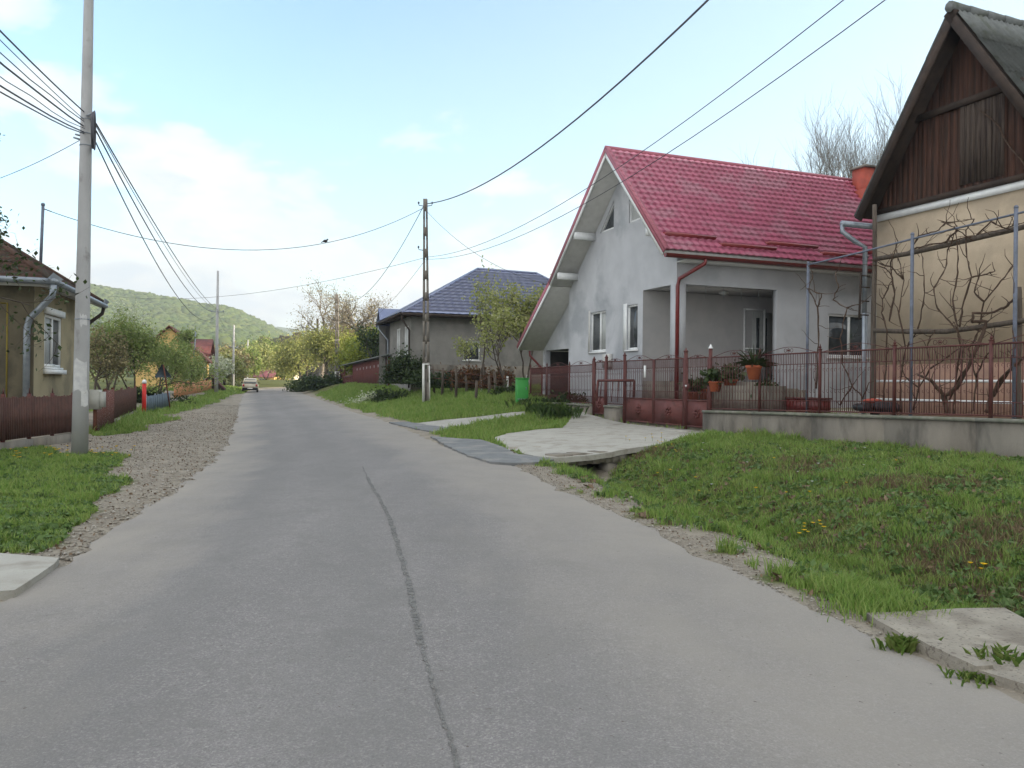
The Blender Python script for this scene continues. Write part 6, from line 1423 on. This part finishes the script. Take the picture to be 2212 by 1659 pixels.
# ================================================================== trees
def grow(rg, p, d, L, r, lvl, maxl, segs, tips, tb, spread=.8, kids=3, up=.25, sides=5):
    pts = [p.copy()]; n = 4
    for i in range(n):
        d = d+rg.normal(size=3)*.14+np.array([0, 0, up*.12]); d = d/np.linalg.norm(d); pts.append(pts[-1]+d*L/n)
    tb.tube([Vector(q) for q in pts], [r*(1-.6*i/n) for i in range(n+1)], sides if lvl < 2 else 3, False)
    if lvl >= maxl-1: tips.append(np.array(pts[1:]))
    if lvl < maxl:
        for k in range(kids if lvl else kids+2):
            t_ = .35+.65*(k+rg.random())/(kids+(0 if lvl else 2)); i = min(n-1, int(t_*n)); q = pts[i]+(pts[i+1]-pts[i])*(t_*n-i)
            dv = rg.normal(size=3); dv -= d*np.dot(dv, d); dv /= np.linalg.norm(dv); nd = d*(1-spread*.6)+dv*spread+np.array([0, 0, up]); nd /= np.linalg.norm(nd)
            grow(rg, q, nd, L*rg.uniform(.55, .78), r*.5, lvl+1, maxl, segs, tips, tb, spread, kids, up, sides)
def tree(label, base, height, trunkh, lean=(0, 0), leafm='leaf', barkm='bark', leafn=6, size=.09, spread=.85, kids=3, maxl=3, up=.25, r=.1, seed=0, cat='tree', group=None, name='tree', scat=.16, white=0, nstem=1, squash=1.0):
    rg = np.random.default_rng(seed); base = np.array(base, float); R_ = thing(name, label, cat, base, 0, group); tb = MB(); tips = []
    for s in range(nstem):
        d = np.array([lean[0], lean[1], 1.0])+ (rg.normal(size=3)*np.array([.35, .35, 0]) if nstem > 1 else 0); d /= np.linalg.norm(d)
        b0 = base-np.array([0, 0, .15]); top = base+d*trunkh; tb.tube([Vector(b0), Vector((b0+top)/2+rg.normal(size=3)*.03), Vector(top)], [r*1.25, r, r*.85], 7)
        grow(rg, top, d, (height-trunkh)*.52, r*.8, 0, maxl, 4, tips, tb, spread, kids, up)
    tb.build('trunk', M[barkm], R_)
    if white:
        w_ = MB(); w_.tube([Vector(base), Vector(base+np.array([lean[0], lean[1], 1.])*white)], [r*1.3, r*1.02], 8); w_.build('whitewash', M['limewash'], R_)
    if leafn > 0 and tips:
        T = np.concatenate(tips); C = np.repeat(T, leafn, 0)+rg.normal(size=(len(T)*leafn, 3))*scat
        v_, f_ = leaves(C, size, rg); q = MB(); q.raw(v_, f_); q.build('crown', M[leafm], R_)
    return R_
def tg(dx, Y, side=0): x = (dx-CX)/F*Y; return (x, Y, float(zt(x, Y)))
# left fruit trees behind the fence
tree('bushy olive-green fruit tree closest to the round pole, behind the brown fence', tg(238, 44), 5.0, .7, seed=1, leafn=6, size=.085, kids=4, maxl=3, nstem=3, r=.07, scat=.2)
tree('olive-green fruit tree rising behind the red marker post', tg(292, 45), 5.0, .6, seed=2, leafn=6, size=.085, kids=4, maxl=3, nstem=3, r=.07, scat=.2)
tree('fresh green fruit tree above the triangular sign', tg(345, 57), 4.6, 1.0, seed=3, leafn=7, size=.085, kids=4, maxl=3, nstem=3, r=.07, scat=.2)
tree('yellow-green tree in front of the yellow house roof', tg(398, 66), 4.9, 2.2, seed=4, leafn=6, size=.12, kids=3, maxl=3, nstem=1, r=.08, scat=.28, up=.9, spread=.5)
tree('tall pale blossoming tree between the left house and the hill', tg(222, 54), 7.0, 1.4, seed=5, leafm='petal', leafn=5, size=.10, kids=3, maxl=3, nstem=2, r=.09, scat=.22, up=.5)
tree('russet-twigged tree just right of the left house', tg(205, 37), 3.9, .8, seed=6, leafm='leaf_t', leafn=6, size=.08, kids=4, maxl=3, r=.08, scat=.2)
tree('small white-blossoming tree behind the tall grey pole', tg(473, 88), 3.4, .5, seed=7, leafm='petal', leafn=9, size=.16, kids=3, maxl=3, nstem=2, r=.08, scat=.3)
for i, (dx, Y, hh, lm, lab) in enumerate(((505, 104, 5.0, 'leaf_t', 'budding tree behind the pole left of the car'), (556, 128, 5.6, 'petal_y', 'pale green tree directly beyond the parked car'), (575, 150, 8.5, 'leaf', 'taller green tree in front of the dark wood beyond the car'), (612, 150, 4.4, 'leaf_y', 'round yellow-green tree in front of the purple roof'),
                                    (522, 118, 4.8, 'leaf', 'green tree between the third and fourth far poles'), (486, 100, 3.8, 'petal_y', 'pale bush-like tree beside the white blossom'), (450, 110, 4.5, 'leaf_y', 'yellow-green tree behind the maroon roof'), (545, 170, 7.5, 'leaf_t', 'thin tan tree farthest behind the car'), (632, 160, 4.0, 'leaf_y', 'yellow-green shrub tree at the foot of the last far pole'))):
    tree(lab, tg(dx, Y), hh, hh*.15, seed=20+i, leafm=lm, leafn=6, size=.22, kids=4, maxl=3, nstem=2, r=.1, scat=.5, group=None)
# right of the road bend
tree('bare-topped tan tree with yellow-green lower branches, left of the pole by the shed', tg(695, 93), 11.5, 1.5, seed=40, leafm='leaf_t', leafn=2, size=.11, kids=4, maxl=4, r=.38, scat=.4, up=.35, barkm='bark_pale')
tree('thin grey-twigged bare tree right behind the pole by the shed', tg(775, 88), 10.8, 2.2, seed=41, leafm='leaf_t', leafn=1, size=.10, kids=4, maxl=4, r=.38, scat=.4, up=.3, barkm='bark_pale')
tree('dense tan-green tree between the two bare-topped trees', tg(760, 100), 7.6, 1, seed=42, leafm='leaf_t', leafn=9, size=.18, kids=4, maxl=3, nstem=2, r=.2, scat=.6)
tree('bright yellow-green tree immediately above the shed roof', tg(760, 78), 4.6, .5, seed=43, leafm='leaf_y', leafn=14, size=.14, kids=4, maxl=3, nstem=2, r=.12, scat=.45)
tree('bright yellow-green tree between the shed and the blue-roofed house', tg(806, 74), 5.0, .5, seed=44, leafm='leaf_y', leafn=13, size=.14, kids=4, maxl=3, nstem=2, r=.12, scat=.45)
tree('pale yellow-green willow-like tree at the road bend', tg(668, 108), 8.2, .8, seed=45, leafm='leaf_ty', leafn=9, size=.16, kids=4, maxl=3, nstem=2, r=.16, scat=.6)
tree('yellow-tan tree rising over the bank at the bend', tg(708, 86), 6.4, .5, seed=46, leafm='leaf_ty', leafn=9, size=.14, kids=4, maxl=3, nstem=3, r=.12, scat=.5)
tree('small dark evergreen at the left end of the blue-roofed house', tg(818, 68), 5.2, .6, seed=47, leafm='leaf_d', leafn=12, size=.16, spread=.5, kids=4, maxl=2, r=.12, scat=.35, up=.5)
# fruit trees before the blue-roofed house
tree('slender upright fruit tree with a whitewashed foot before the blue-roofed house', tg(1039, 40), 6.2, 1.0, seed=51, leafm='petal_y', barkm='bark', leafn=2, size=.10, kids=3, maxl=3, spread=.45, r=.06, scat=.13, white=.7, up=.7)
tree('wide budding fruit tree with whitewashed stems beside the roof verge', tg(1096, 38.5), 5.2, .8, seed=52, leafm='petal_y', leafn=3, size=.10, kids=3, maxl=3, spread=.7, r=.05, scat=.15, white=.8, nstem=3, up=.45)
tree('yellow-green fruit tree partly behind the sloping roof verge', tg(1140, 41), 5.3, .9, seed=53, leafm='petal_y', leafn=4, size=.10, kids=4, maxl=3, spread=.7, r=.06, scat=.16, white=.7, nstem=2, up=.4)
tree('small budding fruit tree left of the slender one, in front of the grey wall', tg(1008, 43), 3.4, .8, seed=54, leafm='petal_y', leafn=2, size=.09, kids=3, maxl=3, spread=.7, r=.04, scat=.14, up=.3)
# bare tall trees behind the red roof
for i, (dx, Y, dyt) in enumerate(((1740, 62, 305), (1800, 60, 300), (1855, 58, 285), (1905, 58, 300))):
    zt_ = P(dx, dyt, Y).z; x = (dx-CX)/F*Y
    tree(('leftmost bare tree behind the red roof', 'second bare tree from the left behind the red roof', 'bare tree directly above the orange chimney', 'bare tree beside the dark gable verge')[i], (x, Y, 1.2), zt_-1.2, 6, seed=60+i, leafm='leaf_t', barkm='bark_pale', leafn=0, spread=.5, kids=5, maxl=4, r=.16, up=.55)
# leafy twigs hanging in at the left edge (tree left of the frame)
tree('dark-twigged tree at the left edge in front of the brown roof', (-11.6, 15.2, .1), 6.6, 1.9, seed=73, leafm='leaf_d', leafn=2, size=.06, kids=4, maxl=4, r=.12, scat=.1, lean=(.05, 0))
# shrubs
bush('bush', 'dark thorny shrub against the corner of the blue-roofed house', P(868, 828, 47), 1.5, 1, 1.9, 5000, .10, 'leaf_d', seed=1)
bush('bush', 'second dark shrub by the downpipe of the blue-roofed house', P(897, 826, 46.5), .9, .8, 1.5, 3000, .10, 'leaf_d', seed=2)
bush('bush', 'thicket of dark green shrubs on the bank left of the plank shed', (*tg(700, 80)[:2], tg(700, 80)[2]-.2), 2.6, 3, 1.8, 6000, .16, 'leaf_d', seed=5)
bush('bush', 'dark green bank shrub hiding the road bend', (*tg(664, 88)[:2], tg(664, 88)[2]-.3), 2.4, 4, 1.7, 6000, .16, 'leaf_d', seed=6)
bush('bush', 'rust-coloured shrub between the old stakes and the green cabinet', P(1078, 838, 39), 1.1, .7, .95, 2600, .09, 'leaf_r', seed=7)
bush('bush', 'low brownish thicket along the old stakes', P(1000, 836, 42), 2.0, .7, 1.15, 3600, .10, 'leaf_r', seed=8)
bush('bush', 'weedy undergrowth in front of the dark shrubs', P(945, 836, 44), 1.8, .6, 1.1, 3400, .10, 'leaf_d', seed=9)
bush('bush', 'dark undergrowth behind the triangular sign', (*tg(330, 45)[:2], tg(330, 45)[2]), 2.2, .8, 1.0, 2400, .09, 'leaf_d', seed=10)
bush('bush', 'low white-flowering shrub on the bank below the plank shed', (*tg(800, 47)[:2], tg(800, 47)[2]-.1), 1.5, .9, .7, 1500, .08, 'petal', seed=12)
bush('bush', 'dark green tall weeds on the bank edge right of the white-flowering shrub', (*tg(838, 46)[:2], tg(838, 46)[2]-.1), 1.6, .8, .8, 2400, .09, 'leaf_d', seed=13)
bush('bush', 'dark weeds crowding the foot of the stakes beside the green cabinet', (*tg(1095, 36.5)[:2], tg(1095, 36.5)[2]-.1), 1.1, .6, .6, 1800, .08, 'leaf_d', seed=14)
# spiky plants by the plinth
def spiky(label, c, n, h, seed, sp=.3, wd=.012):
    rg = np.random.default_rng(seed); r = thing('leafy_plant', label, 'plant', c); q = MB()
    for i in range(n):
        b = Vector(c)+Vector((rg.normal()*sp, rg.normal()*sp*.6, -.03)); a = rg.random()*6.28; l = h*rg.uniform(.6, 1.1); o = Vector((math.cos(a), math.sin(a), 0)); s_ = Vector((-o.y, o.x, 0))*wd
        q.add([b-s_, b+s_, b+o*l*.25+Vector((0, 0, l*.7))+s_, b+o*l*.55+Vector((0, 0, l*.85)), b+o*l*.25+Vector((0, 0, l*.7))-s_], [(0, 1, 2, 3, 4)])
    q.build('leaves', M['grass'] if wd < .01 else M['weedleaf'], r); return r
M['leaf_bl'] = mat('blue_green_blades', (.07, .14, .06), (.05, .11, .05), 2, 3, .6, island=[(.05, .11, .05), (.11, .18, .07), (.08, .14, .08)], transl=.3)
for i, (dx, dy, Y, n, h, lab) in enumerate(((1152, 884, 32, 130, .55, 'blue-green spiky plant clump left of the low plinth'), (1178, 893, 30, 110, .5, 'blue-green spiky clump at the middle of the low plinth'), (1203, 902, 28.5, 130, .55, 'blue-green spiky clump nearest the concrete steps'), (1130, 878, 34, 70, .45, 'spiky plants in front of the green cabinet'))):
    spiky(lab, P(dx, dy, Y), n, h, i+80, .38)
spiky('purple-tinged weed growing on the edge of the right-hand slab', G(2150, 1440), 70, .16, 91, .09, .005); spiky('small grass tuft at the corner of the right-hand slab', G(1948, 1402), 120, .13, 92, .05, .004)
spiky('low weed on the lip of the right-hand slab', G(2110, 1468), 110, .09, 93, .08, .004)
for i, (dx, dy, s) in enumerate(((1870, 1295, .30), (1930, 1300, .34), (1820, 1275, .22), (1905, 1322, .3))):
    g = G(dx, dy, zt); rg = np.random.default_rng(200+i); q = MB(); n = 900; xx = g.x+rg.normal(size=n)*s*.55; yy = g.y+rg.normal(size=n)*s*.45
    V_, b_ = blades(xx, yy, .07+.08*rg.random(n), .008, .6); q.raw(V_, b_+np.array([[0, 1, 2, 3]])); q.np.append((np.zeros((0, 3)), b_+np.array([[3, 2, 4]])-len(V_)))
    single(q, 'grass_tuft', M['grass'], ('bright grass tuft left of the right-hand slab, middle one', 'broad bright grass tuft touching the right-hand slab', 'smallest bright tuft, farthest up the road from the slab', 'bright tuft at the near edge of the slab corner')[i], 'grass tuft')

# ================================================================== hills and wood
def ridge_hill(name, pts, Yr, Yf, zf, m_, kind='structure'):
    """pts: ridge seen at depth Yr; foot at depth Yf and height zf"""
    n = len(pts); rows = 14; V = []
    for k in range(rows+5):
        t_ = k/(rows-1)
        for i, (dx, dy) in enumerate(pts):
            top = P(dx, dy, Yr)
            if t_ <= 1: Y = Yf+(Yr-Yf)*t_; z = zf+(top.z-zf)*(t_**1.15); x = top.x*(.35+.65*t_) if False else (dx-CX)/F*Y
            else: Y = Yr+(t_-1)*(Yr-Yf); x = top.x*Y/Yr; z = top.z*(1-.35*(t_-1))
            V.append((x, Y, z+(fbm(x, Y, .012, 7)-.5)*8*min(1, t_*2)*(1 if t_ < .95 else .3)))
    mb_ = MB(); mb_.add(V, [(k*n+i, k*n+i+1, (k+1)*n+i+1, (k+1)*n+i) for k in range(rows+4) for i in range(n-1)]); o = mb_.build(name, m_, None, True)
    if kind: o['kind'] = kind
    return o
M['hillsoil'] = mat('meadow_slope', (.10, .14, .045), (.07, .10, .035), .02, 6, .95, c3=(.05, .08, .03), s3=.015)
M['forest'] = mat('spring_forest', (.075, .105, .03), (.04, .068, .022), .05, 4, .9, .8, .9, island=[(.045, .08, .024), (.095, .125, .034), (.065, .10, .03), (.125, .145, .05), (.035, .06, .022)], c3=(.035, .06, .022), s3=.02, amt3=(.5, .6))
M['darkwood'] = mat('brown_wood_edge', (.075, .055, .035), (.05, .045, .025), .1, 4, .95, .8, 1.2, island=[(.085, .06, .04), (.05, .05, .025), (.10, .08, .05), (.06, .07, .03)])
HP = [(-900, 560), (-500, 585), (-200, 592), (0, 604), (190, 624), (260, 635), (323, 645), (380, 656), (423, 665), (452, 669), (478, 670), (497, 676), (515, 683), (532, 690), (548, 698), (575, 712), (600, 726), (640, 745), (700, 770), (780, 800), (900, 828)]
hp2 = [(a, b) for a, b in HP]; ridge_hill('hill', hp2, 720, 300, 1.5, M['hillsoil'])
FH = [(-400, 690), (300, 700), (520, 702), (565, 707), (600, 706), (640, 711), (680, 716), (740, 724), (900, 742), (1100, 770), (1400, 800)]
ridge_hill('far_hill', FH, 1750, 1150, 2, M['hillsoil'])
# crowns of the wood
ico = bmesh.new(); bmesh.ops.create_icosphere(ico, subdivisions=2, radius=1); IV = np.array([v.co[:] for v in ico.verts]); IF = np.array([[v.index for v in f.verts] for f in ico.faces]); ico.free()
def crowns(name, X, Yc, Z, Rr, m_, label, seed, squash=.8, jag=.35):
    rg = np.random.default_rng(seed); n = len(X)
    V = IV[None]*(1+jag*(rg.random((n, len(IV), 1))-.5)*2)*Rr[:, None, None]; V[:, :, 2] *= squash
    V += np.stack([X, Yc, Z], 1)[:, None]
    Fq = (IF[None]+np.arange(n)[:, None, None]*len(IV)).reshape(-1, 3); q = MB(); q.raw(V.reshape(-1, 3), Fq); return tag(q.build(name, M[m_]), label, 'forest', kind='stuff')
rg = np.random.default_rng(3); n = 12000
dxs = rg.uniform(-250, 760, n); tv = rg.uniform(.28, 1.02, n); hx = np.array([p[0] for p in HP]); hyy = np.array([p[1] for p in HP]); dyr = np.interp(dxs, hx, hyy)
Yc = 300+420*tv; ztop_ = CAMZ+((CY-dyr)/F*cr+(dxs-CX)/F*sr)*720; Zc = 1.5+(ztop_-1.5)*np.clip(tv, 0, 1)**1.15; Xc = (dxs-CX)/F*Yc
Zc += (fbm(Xc, Yc, .012, 7)-.5)*8*np.where(tv > .95, .3, 1)
k = (tv > .42) | (fbm(Xc, Yc, .02, 12) > .52)
k &= Zc > 3
crowns('forest', Xc[k], Yc[k], Zc[k]+1.5, (2.6+2.6*rg.random(n))[k], 'forest', 'spring-green deciduous forest covering the long hill on the left', 4)
n = 900; dxs = rg.uniform(150, 560, n); Yc = rg.uniform(190, 330, n); Xc = (dxs-CX)/F*Yc; kk = fbm(Xc, Yc, .03, 15) > .5
crowns('valley_trees', Xc[kk], Yc[kk], np.full(n, 2.5)[kk], (1.6+1.8*rg.random(n))[kk], 'forest', 'scattered orchard trees in the meadows at the foot of the hill', 6)
n = 620; dxs = rg.uniform(545, 760, n); Yc = rg.uniform(235, 300, n); Xc = (dxs-CX)/F*Yc; hh = 4+rg.random(n)*np.interp(dxs, [545, 600, 680, 760], [4, 8, 9, 8])
crowns('woodland', Xc, Yc, hh, 2.0+1.6*rg.random(n), 'darkwood', 'dark brown leafless wood behind the purple roof', 8, 1.1, .5)
# bare hill shape added out of view on the right to shade the street
n1_, n2_2 = 40, 12; V = []
for i in range(n1_):
    y = -130+205*i/(n1_-1)
    for j in range(n2_2):
        t_ = j/(n2_2-1); x = 62+95*t_; hgt_ = 48*math.sin(math.pi*min(1, t_*1.0))**.8 if 0 < t_ < 1 else 0
        e = min(1, max(0, (75-y)/22))*min(1, (y+130)/30+.1); V.append((x, y, .5+hgt_*e))
q = MB(); q.add(V, [(i*n2_2+j, (i+1)*n2_2+j, (i+1)*n2_2+j+1, i*n2_2+j+1) for i in range(n1_-1) for j in range(n2_2-1)]); o = q.build('hill', M['hillsoil'], None, True); o['kind'] = 'structure'
# ================================================================== haze
hv = bpy.data.materials.new('haze'); hv.use_nodes = True; t = hv.node_tree; t.nodes.clear()
pv = N(t, 'ShaderNodeVolumePrincipled'); pv.inputs['Color'].default_value = (.86, .92, 1, 1); pv.inputs['Density'].default_value = .00045; pv.inputs['Anisotropy'].default_value = .3
oo = N(t, 'ShaderNodeOutputMaterial'); t.links.new(pv.outputs[0], oo.inputs['Volume'])
q = MB(); q.box(Wf, -1700, 1700, -160, 2600, -6, 260); hz = q.build('haze', hv); hz['kind'] = 'stuff'
